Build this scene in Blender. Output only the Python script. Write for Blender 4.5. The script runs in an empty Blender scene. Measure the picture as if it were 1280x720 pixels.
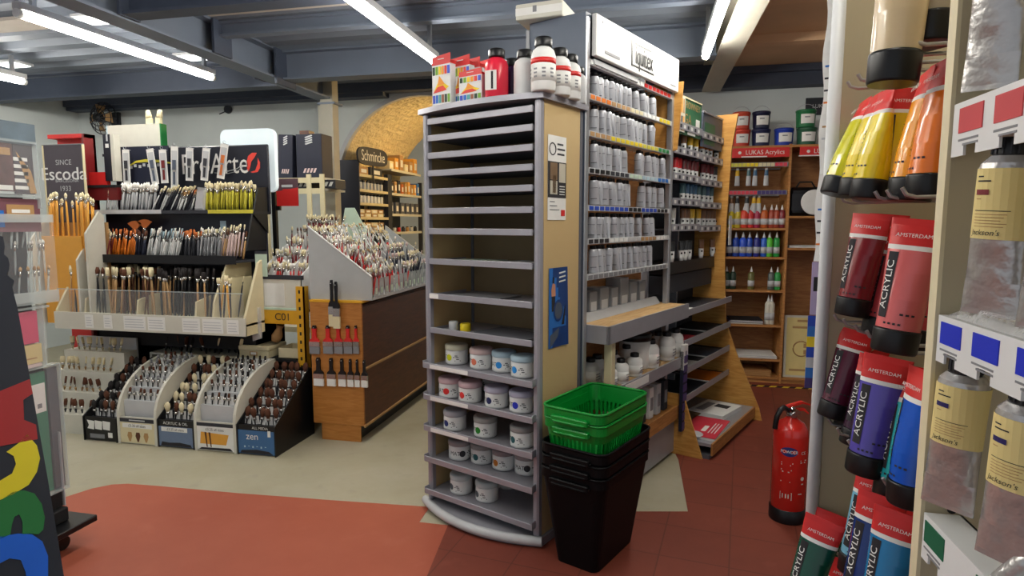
import bpy, bmesh, math, random
from mathutils import Vector as V, Matrix as MX
rnd = random.Random(7)
S = bpy.context.scene
COL = S.collection
PI = math.pi
# ---------------------------------------------------------------- camera numbers
FPX, PSI, TH, EYE = 767.0, math.radians(12.5), math.radians(6.1), 1.5
F0 = V((-math.sin(PSI), math.cos(PSI), 0)); RT = V((math.cos(PSI), math.sin(PSI), 0)); UPZ = V((0, 0, 1))
FW = F0*math.cos(TH) - UPZ*math.sin(TH); UPV = F0*math.sin(TH) + UPZ*math.cos(TH)
CAM = V((0, 0, EYE))
def ray(px, py): return FW*FPX + RT*(px-640) + UPV*(360-py)
def pl(px, py, p0, n):
    d = ray(px, py); n = V(n); return CAM + d*((V(p0)-CAM).dot(n)/d.dot(n))
def aty(px, py, y): return pl(px, py, (0, y, 0), (0, 1, 0))
def atx(px, py, x): return pl(px, py, (x, 0, 0), (1, 0, 0))
def atz(px, py, z): return pl(px, py, (0, 0, z), (0, 0, 1))
def atv(px, py, v): return pl(px, py, F0*v, F0)
GA = math.radians(-23.6)                      # the gondola row stands at an angle to the room
GX = V((math.cos(GA), math.sin(GA), 0)); GY = V((-math.sin(GA), math.cos(GA), 0)); GO = V((-.46, 2.677, 0))
def W(gx, gy, z=0): return GO + GX*gx + GY*gy + UPZ*z
def G(p): q = V(p)-GO; return V((q.dot(GX), q.dot(GY), q.z))
def gx_at(px, py, gx): return G(pl(px, py, GO+GX*gx, GX))
def gy_at(px, py, gy): return G(pl(px, py, GO+GY*gy, GY))
# ---------------------------------------------------------------- materials
def lin(c):
    c = c/255.0
    return c/12.92 if c <= .04045 else ((c+.055)/1.055)**2.4
MATS = {}
def mat(name, rgb, rough=.55, metal=0.0, var=.06, scale=14.0, bump=0.0, emit=None, alpha=None, trans=0.0, ior=1.45, coat=0.0, spec=None):
    m = bpy.data.materials.new(name); m.use_nodes = True
    nt = m.node_tree; b = nt.nodes['Principled BSDF']
    col = (lin(rgb[0]), lin(rgb[1]), lin(rgb[2]), 1)
    b.inputs['Roughness'].default_value = rough; b.inputs['Metallic'].default_value = metal
    b.inputs['IOR'].default_value = ior
    if spec is not None: b.inputs['Specular IOR Level'].default_value = spec
    if coat: b.inputs['Coat Weight'].default_value = coat; b.inputs['Coat Roughness'].default_value = .08
    tc = nt.nodes.new('ShaderNodeTexCoord')
    nz = nt.nodes.new('ShaderNodeTexNoise'); nz.inputs['Scale'].default_value = scale; nz.inputs['Detail'].default_value = 4
    nt.links.new(tc.outputs['Object'], nz.inputs['Vector'])
    mx = nt.nodes.new('ShaderNodeMix'); mx.data_type = 'RGBA'
    lo = tuple(c*(1-var*1.6) for c in col[:3])+(1,); hi = tuple(min(1, c*(1+var*1.2)) for c in col[:3])+(1,)
    mx.inputs['A'].default_value = lo; mx.inputs['B'].default_value = hi
    nt.links.new(nz.outputs['Fac'], mx.inputs['Factor']); nt.links.new(mx.outputs['Result'], b.inputs['Base Color'])
    if bump:
        bp = nt.nodes.new('ShaderNodeBump'); bp.inputs['Strength'].default_value = bump; bp.inputs['Distance'].default_value = .01
        nt.links.new(nz.outputs['Fac'], bp.inputs['Height']); nt.links.new(bp.outputs['Normal'], b.inputs['Normal'])
    if emit:
        b.inputs['Emission Color'].default_value = col; b.inputs['Emission Strength'].default_value = emit
    if trans: b.inputs['Transmission Weight'].default_value = trans
    if alpha is not None: b.inputs['Alpha'].default_value = alpha
    MATS[name] = m; return m
def wood(name, a, b_, rough=.5, scale=(2, 2, 14), rot=0):
    m = mat(name, a, rough); nt = m.node_tree; b = nt.nodes['Principled BSDF']
    mp = nt.nodes.new('ShaderNodeMapping'); mp.inputs['Scale'].default_value = scale
    tc = nt.nodes.new('ShaderNodeTexCoord'); nt.links.new(tc.outputs['Object'], mp.inputs['Vector'])
    nz = nt.nodes.new('ShaderNodeTexNoise'); nz.inputs['Scale'].default_value = 3; nz.inputs['Detail'].default_value = 6; nz.inputs['Distortion'].default_value = 1.2
    nt.links.new(mp.outputs['Vector'], nz.inputs['Vector'])
    rp = nt.nodes.new('ShaderNodeValToRGB'); rp.color_ramp.elements[0].position = .35; rp.color_ramp.elements[1].position = .65
    rp.color_ramp.elements[0].color = tuple(lin(c) for c in b_)+(1,); rp.color_ramp.elements[1].color = tuple(lin(c) for c in a)+(1,)
    nt.links.new(nz.outputs['Fac'], rp.inputs['Fac']); nt.links.new(rp.outputs['Color'], b.inputs['Base Color'])
    return m
def c(name, *rgb, **k):
    if name not in MATS: mat(name, rgb, **k)
    return name
for n, rgb, k in [
    ('white', (225, 226, 224), dict(rough=.5)), ('offwhite', (205, 203, 190), dict(rough=.6)), ('cream', (214, 203, 165), dict(rough=.6)),
    ('paper', (228, 228, 224), dict(rough=.8)), ('black', (14, 15, 18), dict(rough=.4)), ('matblack', (20, 21, 24), dict(rough=.8)),
    ('charcoal', (45, 47, 54), dict(rough=.6)), ('navy', (22, 27, 48), dict(rough=.6)), ('headernavy', (24, 27, 40), dict(rough=.35)),
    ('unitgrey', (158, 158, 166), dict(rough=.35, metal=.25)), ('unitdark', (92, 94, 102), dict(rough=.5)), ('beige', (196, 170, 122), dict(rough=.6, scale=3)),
    ('innerbeige', (150, 130, 96), dict(rough=.7)), ('steel', (190, 192, 196), dict(rough=.34, metal=.8)), ('chrome', (215, 215, 218), dict(rough=.12, metal=1)),
    ('slate', (78, 88, 104), dict(rough=.45)), ('grey', (128, 130, 134), dict(rough=.5)), ('lightgrey', (190, 192, 194), dict(rough=.5)),
    ('red', (205, 40, 38), dict(rough=.4)), ('darkred', (110, 26, 28), dict(rough=.4)), ('orange', (226, 122, 30), dict(rough=.4)),
    ('yellow', (226, 200, 30), dict(rough=.35)), ('brushyellow', (205, 196, 62), dict(rough=.35)), ('green', (20, 120, 60), dict(rough=.4)), ('blue', (30, 70, 180), dict(rough=.4)),
    ('gold', (222, 160, 62), dict(rough=.45)), ('bristle', (226, 214, 176), dict(rough=.9)), ('whitebristle', (238, 236, 228), dict(rough=.9)),
    ('brownbristle', (88, 52, 34), dict(rough=.9)), ('orangebristle', (196, 110, 56), dict(rough=.9)), ('blackbristle', (32, 28, 28), dict(rough=.9)),
    ('ferrule', (196, 194, 188), dict(rough=.25, metal=.85)), ('tan', (176, 138, 90), dict(rough=.6)), ('rackyellow', (214, 160, 32), dict(rough=.5)),
    ('basketgreen', (0, 128, 42), dict(rough=.35)), ('basketblack', (7, 7, 9), dict(rough=.5, spec=.18)), ('extred', (196, 38, 30), dict(rough=.25, coat=.5)),
    ('silverfoil', (196, 198, 204), dict(rough=.38, metal=.35, bump=.15, scale=40)), ('crumple', (190, 188, 186), dict(rough=.26, metal=.6, bump=.8, scale=18)),
    ('kraft', (160, 112, 64), dict(rough=.7)), ('bayedge', (222, 212, 178), dict(rough=.5)), ('bayface', (186, 176, 148), dict(rough=.55, scale=3)), ('rail', (226, 228, 228), dict(rough=.35)),
    ('labelcream', (224, 206, 140), dict(rough=.75)), ('ink', (40, 38, 42), dict(rough=.8)), ('palegreen', (190, 210, 190), dict(rough=.6)),
    ('wallpaint', (206, 213, 212), dict(rough=.8, var=.10, scale=2.2, bump=.12)), ('beam', (112, 122, 138), dict(rough=.55, var=.12, scale=3)),
    ('beamdark', (66, 74, 90), dict(rough=.6, var=.1)), ('deck', (118, 126, 138), dict(rough=.6, var=.14, scale=2.5)), ('ply', (222, 186, 146), dict(rough=.7, var=.15, scale=2)),
    ('ceilboard', (176, 168, 158), dict(rough=.8)), ('colpaint', (176, 172, 158), dict(rough=.7)),
]: mat(n, rgb, **k)
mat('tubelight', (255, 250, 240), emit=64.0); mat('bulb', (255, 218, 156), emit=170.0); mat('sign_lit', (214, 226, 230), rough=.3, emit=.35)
mat('clear', (235, 240, 242), rough=.05, alpha=.07); mat('clearedge', (215, 226, 226), rough=.15, alpha=.38); mat('cellophane', (235, 235, 238), rough=.12, alpha=.34, bump=.6, scale=20)
wood('orangewood', (186, 126, 62), (168, 108, 46), .45); wood('brownwood', (98, 52, 30), (76, 38, 22), .4)
wood('pine', (212, 160, 84), (190, 134, 62), .5); wood('shelfwood', (188, 132, 74), (160, 108, 56), .55); wood('ledgewood', (206, 172, 122), (180, 142, 92), .6, (8, 1.2, 8)); wood('peg', (166, 116, 66), (140, 92, 50), .6)
# concrete and red floor paint
def floor_mat(name, a, b_, cc, sc):
    m = mat(name, a, .62); nt = m.node_tree; b = nt.nodes['Principled BSDF']
    tc = nt.nodes.new('ShaderNodeTexCoord')
    n1 = nt.nodes.new('ShaderNodeTexNoise'); n1.inputs['Scale'].default_value = sc; n1.inputs['Detail'].default_value = 8; n1.inputs['Roughness'].default_value = .65
    n2 = nt.nodes.new('ShaderNodeTexNoise'); n2.inputs['Scale'].default_value = sc*7; n2.inputs['Detail'].default_value = 6
    nt.links.new(tc.outputs['Object'], n1.inputs['Vector']); nt.links.new(tc.outputs['Object'], n2.inputs['Vector'])
    rp = nt.nodes.new('ShaderNodeValToRGB'); e = rp.color_ramp.elements
    e[0].position = .32; e[1].position = .68; e[0].color = tuple(lin(x) for x in b_)+(1,); e[1].color = tuple(lin(x) for x in a)+(1,)
    rp2 = nt.nodes.new('ShaderNodeValToRGB'); e = rp2.color_ramp.elements; e[0].position = .6; e[1].position = .8; e[0].color = (0, 0, 0, 1); e[1].color = (.5, .5, .5, 1)
    mx = nt.nodes.new('ShaderNodeMix'); mx.data_type = 'RGBA'; mx.inputs['B'].default_value = tuple(lin(x) for x in cc)+(1,)
    nt.links.new(n1.outputs['Fac'], rp.inputs['Fac']); nt.links.new(n2.outputs['Fac'], rp2.inputs['Fac'])
    nt.links.new(rp.outputs['Color'], mx.inputs['A']); nt.links.new(rp2.outputs['Color'], mx.inputs['Factor'])
    nt.links.new(mx.outputs['Result'], b.inputs['Base Color'])
    bp = nt.nodes.new('ShaderNodeBump'); bp.inputs['Strength'].default_value = .12; bp.inputs['Distance'].default_value = .004
    nt.links.new(n2.outputs['Fac'], bp.inputs['Height']); nt.links.new(bp.outputs['Normal'], b.inputs['Normal'])
floor_mat('concrete', (172, 167, 148), (154, 147, 120), (142, 138, 124), 1.1)
floor_mat('redpaint', (172, 90, 66), (156, 74, 52), (178, 100, 78), .8)
floor_mat('shaded_redtile', (132, 62, 44), (112, 50, 36), (146, 80, 62), .9)  # tile red with the shade of the right side put into the colour
def tile_joints():
    m = MATS['shaded_redtile']; nt = m.node_tree; b = nt.nodes['Principled BSDF']; src = b.inputs['Base Color'].links[0].from_socket
    tc = nt.nodes.new('ShaderNodeTexCoord'); mp = nt.nodes.new('ShaderNodeMapping'); mp.inputs['Rotation'].default_value = (0, 0, math.radians(8))
    br = nt.nodes.new('ShaderNodeTexBrick'); br.inputs['Scale'].default_value = 1; br.offset = 0; br.inputs['Brick Width'].default_value = .3; br.inputs['Row Height'].default_value = .3; br.inputs['Mortar Size'].default_value = .0035
    br.inputs['Color1'].default_value = (1, 1, 1, 1); br.inputs['Color2'].default_value = (.9, .9, .9, 1); br.inputs['Mortar'].default_value = (.62, .6, .6, 1)
    mx = nt.nodes.new('ShaderNodeMix'); mx.data_type = 'RGBA'; mx.blend_type = 'MULTIPLY'; mx.inputs['Factor'].default_value = 1
    nt.links.new(tc.outputs['Object'], mp.inputs['Vector']); nt.links.new(mp.outputs['Vector'], br.inputs['Vector'])
    nt.links.new(src, mx.inputs['A']); nt.links.new(br.outputs['Color'], mx.inputs['B']); nt.links.new(mx.outputs['Result'], b.inputs['Base Color'])
tile_joints()
def brick_mat(name, rgb, sx, sz):
    m = mat(name, rgb, .85); nt = m.node_tree; b = nt.nodes['Principled BSDF']
    tc = nt.nodes.new('ShaderNodeTexCoord'); mp = nt.nodes.new('ShaderNodeMapping')
    br = nt.nodes.new('ShaderNodeTexBrick'); br.inputs['Scale'].default_value = 1
    br.inputs['Brick Width'].default_value = .23; br.inputs['Row Height'].default_value = .075; br.inputs['Mortar Size'].default_value = .008
    nt.links.new(tc.outputs['UV'], br.inputs['Vector'])
    cc = tuple(lin(x) for x in rgb)
    br.inputs['Color1'].default_value = cc+(1,); br.inputs['Color2'].default_value = tuple(x*.96 for x in cc)+(1,); br.inputs['Mortar'].default_value = tuple(x*.93 for x in cc)+(1,)
    nz = nt.nodes.new('ShaderNodeTexNoise'); nz.inputs['Scale'].default_value = 16; nt.links.new(tc.outputs['Object'], nz.inputs['Vector'])
    ad = nt.nodes.new('ShaderNodeMath'); ad.operation = 'MULTIPLY_ADD'; ad.inputs[1].default_value = 2.2
    nt.links.new(nz.outputs['Fac'], ad.inputs[0]); nt.links.new(br.outputs['Fac'], ad.inputs[2])
    bp = nt.nodes.new('ShaderNodeBump'); bp.inputs['Strength'].default_value = .7; bp.inputs['Distance'].default_value = .03; bp.invert = True
    nt.links.new(ad.outputs[0], bp.inputs['Height']); nt.links.new(bp.outputs['Normal'], b.inputs['Normal']); nt.links.new(br.outputs['Color'], b.inputs['Base Color'])
brick_mat('paintedbrick', (232, 214, 168), 1, 1)
# ---------------------------------------------------------------- mesh builder
_txt = {}
def text_geo(s, size):
    k = (s, size)
    if k not in _txt:
        cu = bpy.data.curves.new('t', 'FONT'); cu.body = s; cu.size = size; cu.align_x = 'CENTER'; cu.align_y = 'CENTER'; cu.resolution_u = 3
        o = bpy.data.objects.new('t', cu); COL.objects.link(o)
        dg = bpy.context.evaluated_depsgraph_get()
        me = bpy.data.meshes.new_from_object(o.evaluated_get(dg))
        _txt[k] = ([tuple(v.co) for v in me.vertices], [tuple(p.vertices) for p in me.polygons])
        bpy.data.objects.remove(o); bpy.data.curves.remove(cu); bpy.data.meshes.remove(me)
    return _txt[k]
ID = MX.Identity(4)
def T(x=0, y=0, z=0): return MX.Translation((x, y, z))
def R(a, ax): return MX.Rotation(math.radians(a), 4, ax)
def frame(o, x, z):            # matrix whose local x runs along x, local z is the outward normal z (for lettering on a face)
    x = V(x).normalized(); z = V(z).normalized(); y = z.cross(x).normalized()
    m = MX((x, y, z)).transposed().to_4x4(); m.translation = V(o); return m
class MB:
    def __init__(s): s.v = []; s.f = []; s.m = []; s.s = []
    def add(s, vs, fs, m, M=None, smooth=False):
        n = len(s.v)
        if M is not None: vs = [M @ V(p) for p in vs]
        s.v += [tuple(p) for p in vs]
        for f in fs: s.f.append(tuple(i+n for i in f)); s.m.append(m); s.s.append(smooth)
        return s
    def box(s, x0, x1, y0, y1, z0, z1, m, M=None):
        vs = [(x, y, z) for x in (x0, x1) for y in (y0, y1) for z in (z0, z1)]
        return s.add(vs, [(0, 1, 3, 2), (4, 6, 7, 5), (0, 4, 5, 1), (2, 3, 7, 6), (0, 2, 6, 4), (1, 5, 7, 3)], m, M)
    def cbox(s, x0, x1, y0, y1, z0, z1, m, ch=.004, M=None):
        bm = bmesh.new()
        for x, sx in ((x0, 1), (x1, -1)):
            for y, sy in ((y0, 1), (y1, -1)):
                for z, sz in ((z0, 1), (z1, -1)):
                    bm.verts.new((x+sx*ch, y+sy*ch, z)); bm.verts.new((x+sx*ch, y, z+sz*ch)); bm.verts.new((x, y+sy*ch, z+sz*ch))
        bmesh.ops.convex_hull(bm, input=bm.verts)
        bmesh.ops.recalc_face_normals(bm, faces=bm.faces)
        bm.verts.index_update()
        vs = [tuple(v.co) for v in bm.verts]; fs = [tuple(v.index for v in f.verts) for f in bm.faces]; bm.free()
        return s.add(vs, fs, m, M)
    def prism(s, pts, z0, z1, m, M=None, mside=None):
        n = len(pts); a = sum(pts[i][0]*pts[(i+1) % n][1]-pts[(i+1) % n][0]*pts[i][1] for i in range(n))
        if a < 0: pts = pts[::-1]
        vs = [(p[0], p[1], z0) for p in pts]+[(p[0], p[1], z1) for p in pts]
        s.add(vs, [tuple(range(n))[::-1], tuple(range(n, 2*n))], m, M)
        return s.add(vs, [(i, (i+1) % n, n+(i+1) % n, n+i) for i in range(n)], mside or m, M)
    def lathe(s, prof, n, m, M=None, ms=None, smooth=True, sx=1, sy=1):
        vs = []; k = len(prof)
        for r, z in prof:
            for i in range(n):
                a = 2*PI*i/n; vs.append((r*math.cos(a)*sx, r*math.sin(a)*sy, z))
        for j in range(k-1):
            s.add([], [], m)
        base = len(s.v)
        if M is not None: vs = [M @ V(p) for p in vs]
        s.v += [tuple(p) for p in vs]
        for j in range(k-1):
            mm = ms[j] if ms else m
            for i in range(n):
                s.f.append((base+j*n+i, base+j*n+(i+1) % n, base+(j+1)*n+(i+1) % n, base+(j+1)*n+i)); s.m.append(mm); s.s.append(smooth)
        s.f.append(tuple(base+i for i in range(n))[::-1]); s.m.append(ms[0] if ms else m); s.s.append(False)
        s.f.append(tuple(base+(k-1)*n+i for i in range(n))); s.m.append(ms[-1] if ms else m); s.s.append(False)
        return s
    def tube(s, pts, r, m, n=6, M=None, closed=False):
        pts = [V(p) for p in pts]; k = len(pts); rings = []
        for i, p in enumerate(pts):
            a = pts[(i-1) % k] if (closed or i > 0) else p; b = pts[(i+1) % k] if (closed or i < k-1) else p
            d = (b-a).normalized(); u = d.cross(V((0, 0, 1)))
            if u.length < .01: u = d.cross(V((1, 0, 0)))
            u.normalize(); w = d.cross(u)
            rr = r[i] if isinstance(r, (list, tuple)) else r
            rings += [p+u*(rr*math.cos(2*PI*j/n))+w*(rr*math.sin(2*PI*j/n)) for j in range(n)]
        fs = [(i*n+j, ((i+1) % k)*n+j, ((i+1) % k)*n+(j+1) % n, i*n+(j+1) % n) for i in range(k if closed else k-1) for j in range(n)]
        s.add(rings, fs, m, M, True)
        if not closed: s.add(rings[:n], [tuple(range(n))], m, M); s.add(rings[-n:], [tuple(range(n))[::-1]], m, M)
        return s
    def text(s, t, size, M, m, lift=.0008, sx=1.0):
        vs, fs = text_geo(t, size)
        return s.add([(p[0]*sx, p[1], lift) for p in vs], fs, m, M)
    def quad(s, a, b, c_, d, m): return s.add([a, b, c_, d], [(0, 1, 2, 3)], m)
    def sphere(s, r, m, M=None, n=12, k=8, sz=1):
        return s.lathe([(max(r*math.sin(PI*i/k), 1e-4), -r*math.cos(PI*i/k)*sz) for i in range(k+1)], n, m, M)
    def mesh(s, name):
        me = bpy.data.meshes.new(name); me.from_pydata(s.v, [], s.f)
        names = list(dict.fromkeys(s.m))
        for q in names: me.materials.append(MATS[q])
        ix = {q: i for i, q in enumerate(names)}
        me.polygons.foreach_set('material_index', [ix[q] for q in s.m]); me.polygons.foreach_set('use_smooth', s.s)
        me.update(); return me
def place(o, loc=(0, 0, 0), rot=None):
    o.location = loc
    if rot is not None: o.rotation_euler = rot if not isinstance(rot, (int, float)) else (0, 0, rot)
    return o
def tag(o, label=None, cat=None, group=None, kind=None):
    if label: o['label'] = label
    if cat: o['category'] = cat
    if group: o['group'] = group
    if kind: o['kind'] = kind
    return o
def thing(name, label, cat, loc=(0, 0, 0), rot=None, group=None):
    o = bpy.data.objects.new(name, None); COL.objects.link(o); o.empty_display_size = .1
    return tag(place(o, loc, rot), label, cat, group)
def part(name, mb, parent, label=None, kind=None):
    o = bpy.data.objects.new(name, mb if isinstance(mb, bpy.types.Mesh) else mb.mesh(name)); COL.objects.link(o); o.parent = parent
    return tag(o, label, None, None, kind)
def solo(name, mb, label, cat, loc=(0, 0, 0), rot=None, group=None):
    o = bpy.data.objects.new(name, mb if isinstance(mb, bpy.types.Mesh) else mb.mesh(name)); COL.objects.link(o)
    return tag(place(o, loc, rot), label, cat, group)
def struct(name, mb, loc=(0, 0, 0)):
    o = bpy.data.objects.new(name, mb.mesh(name)); COL.objects.link(o); o.location = loc
    o['kind'] = 'structure'; o['label'] = name.replace('_', ' ') + ' of the shop'; o['category'] = 'structure'; return o
def dup(root, loc, rot=None, label=None, group=None, parent=None):
    r = root.copy(); COL.objects.link(r); r.location = loc
    if rot is not None: r.rotation_euler = rot if not isinstance(rot, (int, float)) else (0, 0, rot)
    if label: r['label'] = label
    if group: r['group'] = group
    for ch in list(root.children):
        q = ch.copy(); COL.objects.link(q); q.parent = r
        for g in list(ch.children):
            d = g.copy(); COL.objects.link(d); d.parent = q
    return r
ORD = ['first', 'second', 'third', 'fourth', 'fifth', 'sixth', 'seventh', 'eighth', 'ninth', 'tenth', 'eleventh', 'twelfth', 'thirteenth', 'fourteenth', 'fifteenth', 'sixteenth', 'seventeenth', 'eighteenth', 'nineteenth', 'twentieth']
def aim(d, up=(0, 0, 1)):      # euler turning local +z to d
    return V(d).to_track_quat('Z', 'Y').to_euler()
# ---------------------------------------------------------------- camera, world, view
cd = bpy.data.cameras.new('camera'); co = bpy.data.objects.new('camera', cd); COL.objects.link(co)
cd.sensor_width = 36; cd.lens = FPX/1280*36; cd.clip_start = .02; co.location = CAM
co.rotation_euler = (PI/2-TH, 0, PSI); S.camera = co
w = bpy.data.worlds.new('world'); S.world = w; w.use_nodes = True
w.node_tree.nodes['Background'].inputs['Color'].default_value = (.86, .92, 1, 1); w.node_tree.nodes['Background'].inputs['Strength'].default_value = .45
S.view_settings.view_transform = 'Standard'; S.view_settings.look = 'None'; S.view_settings.gamma = 1; S.view_settings.exposure = 0.22
S.view_settings.use_curve_mapping = False
# ================================================================= SETTING
struct('floor', MB().box(-8, 6, -1.5, 10, -.06, 0, 'concrete'))
red = [(-8, -1.5), (-8, 1.0), (-3.45, 2.3), (-3.09, 2.62)]+[tuple(atz(*p, 0)[:2]) for p in ((115, 611), (140, 606), (160, 605), (200, 608), (300, 617), (420, 626), (537, 634), (524, 653), (560, 657))]+[(-.3, 3.0), (-.051, 3.117), (.234, 3.18), (.218, 3.9), (.12, 4.6), (.12, 6.5), (6, 6.5), (6, -1.5)]
struct('floor_paint', MB().prism(red, 0, .002, 'redpaint'))
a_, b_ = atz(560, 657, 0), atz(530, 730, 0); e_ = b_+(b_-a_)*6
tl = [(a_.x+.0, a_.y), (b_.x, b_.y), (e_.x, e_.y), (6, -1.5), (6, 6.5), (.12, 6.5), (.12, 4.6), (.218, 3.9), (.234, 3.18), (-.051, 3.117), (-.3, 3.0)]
struct('shaded_floor_tiles', MB().prism(tl, .001, .0035, 'shaded_redtile'))  # jointed tiles, drawn darker where the right side lies in shade
mb = MB(); per, n = .30, 26                     # trapezoid steel decking, ribs running across the room
prof = []
for i in range(n):
    y = -1.4+i*per; prof += [(y, 3.06), (y+.12, 3.06), (y+.15, 3.0), (y+.27, 3.0)]
prof.append((-1.4+n*per, 3.06))
vs = [(-8, y, z) for y, z in prof]+[(6, y, z) for y, z in prof]; k = len(prof)
mb.add(vs, [(i, i+k, i+1+k, i+1) for i in range(k-1)], 'deck'); mb.box(-8, 6, -1.5, 6.6, 3.07, 3.14, 'deck')
struct('ceiling', mb)
YB, AXC, AZC, AR = 6.5, -2.48, 1.88, 1.0
mb = MB()
mb.box(-7.2, AXC-AR, YB, YB+.2, 0, 3.06, 'wallpaint'); mb.box(AXC+AR, 6, YB, YB+.2, 0, 3.06, 'wallpaint')
na = 28
for i in range(na):
    a0, a1 = PI-PI*i/na, PI-PI*(i+1)/na
    p0 = (AXC+AR*math.cos(a0), AZC+AR*math.sin(a0)); p1 = (AXC+AR*math.cos(a1), AZC+AR*math.sin(a1))
    mb.quad((p0[0], YB, p0[1]), (p1[0], YB, p1[1]), (p1[0], YB, 3.06), (p0[0], YB, 3.06), 'wallpaint')
struct('wall_back', mb)
# vaulted passage behind the arch
mb = MB(); YE = 8.25
pa = [(AXC-AR, 0), (AXC-AR, AZC)]+[(AXC+AR*math.cos(PI-PI*i/na), AZC+AR*math.sin(PI-PI*i/na)) for i in range(1, na+1)]+[(AXC+AR, 0)]
vs = [(x, YB, z) for x, z in pa]+[(x, YE, z) for x, z in pa]; k = len(pa)
mb.add(vs, [(i, i+k, i+1+k, i+1) for i in range(k-1)], 'paintedbrick')
o = struct('wall_vault', mb)
uv = o.data.uv_layers.new(name='uv'); L = 0; acc = [0]
for i in range(k-1): acc.append(acc[-1]+math.dist(pa[i], pa[i+1]))
for p in o.data.polygons:
    for li in p.loop_indices:
        vi = o.data.loops[li].vertex_index; uv.data[li].uv = (o.data.vertices[vi].co.y, acc[vi % k])
struct('wall_passage', MB().box(AXC-2.4, AXC+2.4, 9.6, 9.7, 0, 3.6, 'wallpaint').box(AXC-2.4, AXC+2.4, YE, 9.6, 3.4, 3.5, 'wallpaint').box(AXC-2.4, AXC-2.3, YE, 9.6, 0, 3.5, 'wallpaint').box(AXC+2.3, AXC+2.4, YE, 9.6, 0, 3.5, 'wallpaint'))
mb = MB(); rr = .03
for i in range(na):
    a0, a1 = PI-PI*i/na, PI-PI*(i+1)/na
    q = [(AXC+(AR+d)*math.cos(a), y, AZC+(AR+d)*math.sin(a)) for a in (a0, a1) for d in (-.003, .045) for y in (YB-.012, YB+.05)]
    mb.add(q, [(0, 2, 6, 4), (1, 5, 7, 3), (0, 4, 5, 1), (2, 3, 7, 6)], 'lightgrey')
struct('trim_1', mb)
struct('wall_left', MB().box(-7.2, -7.0, -1.5, 6.7, 0, 3.1, 'wallpaint'))
struct('wall_right', MB().box(5.0, 5.2, -1.5, 6.7, 0, 3.1, 'wallpaint'))
# dark ledger along the back wall, cross beam, long beams, column
def ibeam(p, q, w_, h, m, ft=.018):
    # p,q: bottom centre line ends (axis aligned)
    mb = MB(); p, q = V(p), V(q); d = (q-p); along_y = abs(d.y) > abs(d.x)
    def bx(a, b, z0, z1):
        if along_y: mb.box(p.x+a, p.x+b, min(p.y, q.y), max(p.y, q.y), p.z+z0, p.z+z1, m)
        else: mb.box(min(p.x, q.x), max(p.x, q.x), p.y+a, p.y+b, p.z+z0, p.z+z1, m)
    bx(-w_/2, w_/2, 0, ft); bx(-w_/2, w_/2, h-ft, h); bx(-.008, .008, ft, h-ft); return mb
struct('beam_long_left', ibeam((-3.28, -1, 2.75), (-3.28, 6.0, 2.75), .17, .26, 'beam').box(-3.37, -3.36, 4.86, 5.02, 2.74, 3.0, 'beamdark'))
struct('beam_long_right', ibeam((.56, -1, 2.76), (.56, 6.4, 2.76), .17, .25, 'colpaint'))
struct('beam_cross', ibeam((-3.19, 5.07, 2.75), (.47, 5.07, 2.75), .15, .25, 'beam').box(-3.19, -3.17, 4.9, 5.2, 2.70, 3.0, 'beamdark'))
struct('beam_cross_left', ibeam((-7, 5.4, 2.78), (-3.37, 5.4, 2.78), .15, .24, 'beamdark'))
struct('beam_cross_front', ibeam((-3.19, 3.36, 2.765), (.47, 3.36, 2.765), .13, .24, 'beamdark').box(-3.19, -3.17, 3.28, 3.44, 2.76, 3.0, 'beamdark'))
struct('beam_cross_middle', ibeam((-3.19, 4.22, 2.885), (.47, 4.22, 2.885), .08, .11, 'beam').box(-3.19, -3.17, 4.12, 4.32, 2.755, 3.0, 'beamdark'))
struct('trim_2', MB().box(-7, AXC-.35, YB-.16, YB-.002, 2.86, 3.0, 'beamdark').box(AXC+.35, 6, YB-.16, YB-.002, 2.78, 2.9, 'beamdark').box(-7, 6, YB-.2, YB-.06, 2.9, 3.0, 'beamdark'))
p = aty(405, 200, 5.9); q = aty(420, 200, 5.9)
struct('column', MB().box(p.x, q.x, 5.86, 5.98, 0, 2.98, 'colpaint').box(p.x-.03, q.x+.03, 5.85, 6.02, 2.70, 2.72, 'beam').box(p.x-.05, p.x, 5.9, 5.92, 0, 2.7, 'colpaint'))
for i, (x0, x1, y0, y1, m) in enumerate([(-7, -4.3, 3.75, 3.98, 'ceilboard'), (-3.1, -1.9, 3.8, 4.0, 'ceilboard'), (-1.5, .4, 3.12, 3.3, 'ceilboard'), (.66, 3.5, 2.4, 6.35, 'ply')]):
    struct('ceiling_board_%d' % (i+1), MB().box(x0, x1, y0, y1, 2.965, 2.99, m))
struct('ceiling_batten', MB().box(.66, 3.5, 4.3, 4.42, 2.90, 2.965, 'ply').box(.66, 3.5, 5.3, 5.42, 2.90, 2.965, 'ply').box(.66, 3.5, 3.2, 3.32, 2.90, 2.965, 'ply'))
# lamps
def batten(x, y0, y1, z, label):
    t = thing('tube_light', label, 'ceiling light', (x, (y0+y1)/2, z), None, 'ceiling tube lights'); h = (y1-y0)/2
    part('housing', MB().cbox(-.03, .03, -h, h, .024, .07, 'lightgrey').box(-.012, .012, -h+.1, -h+.13, .07, 2.99-z, 'steel').box(-.012, .012, h-.13, h-.1, .07, 2.99-z, 'steel'), t)
    part('tube', MB().lathe([(.024, -h+.02), (.026, -h+.04), (.026, h-.04), (.024, h-.02)], 10, 'tubelight', R(-90, 'X')), t, 'glowing white tube')
    part('end_cap', MB().lathe([(.029, -h), (.029, -h+.03)], 10, 'white', R(-90, 'X')), t); part('end_cap', MB().lathe([(.029, h-.03), (.029, h)], 10, 'white', R(-90, 'X')), t)
ZL = 2.685
batten(.37, .9, 2.53, ZL, 'added tube light over the aisle, out of view above')  # unseen tube, added to light the aisle and the right bay
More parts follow.
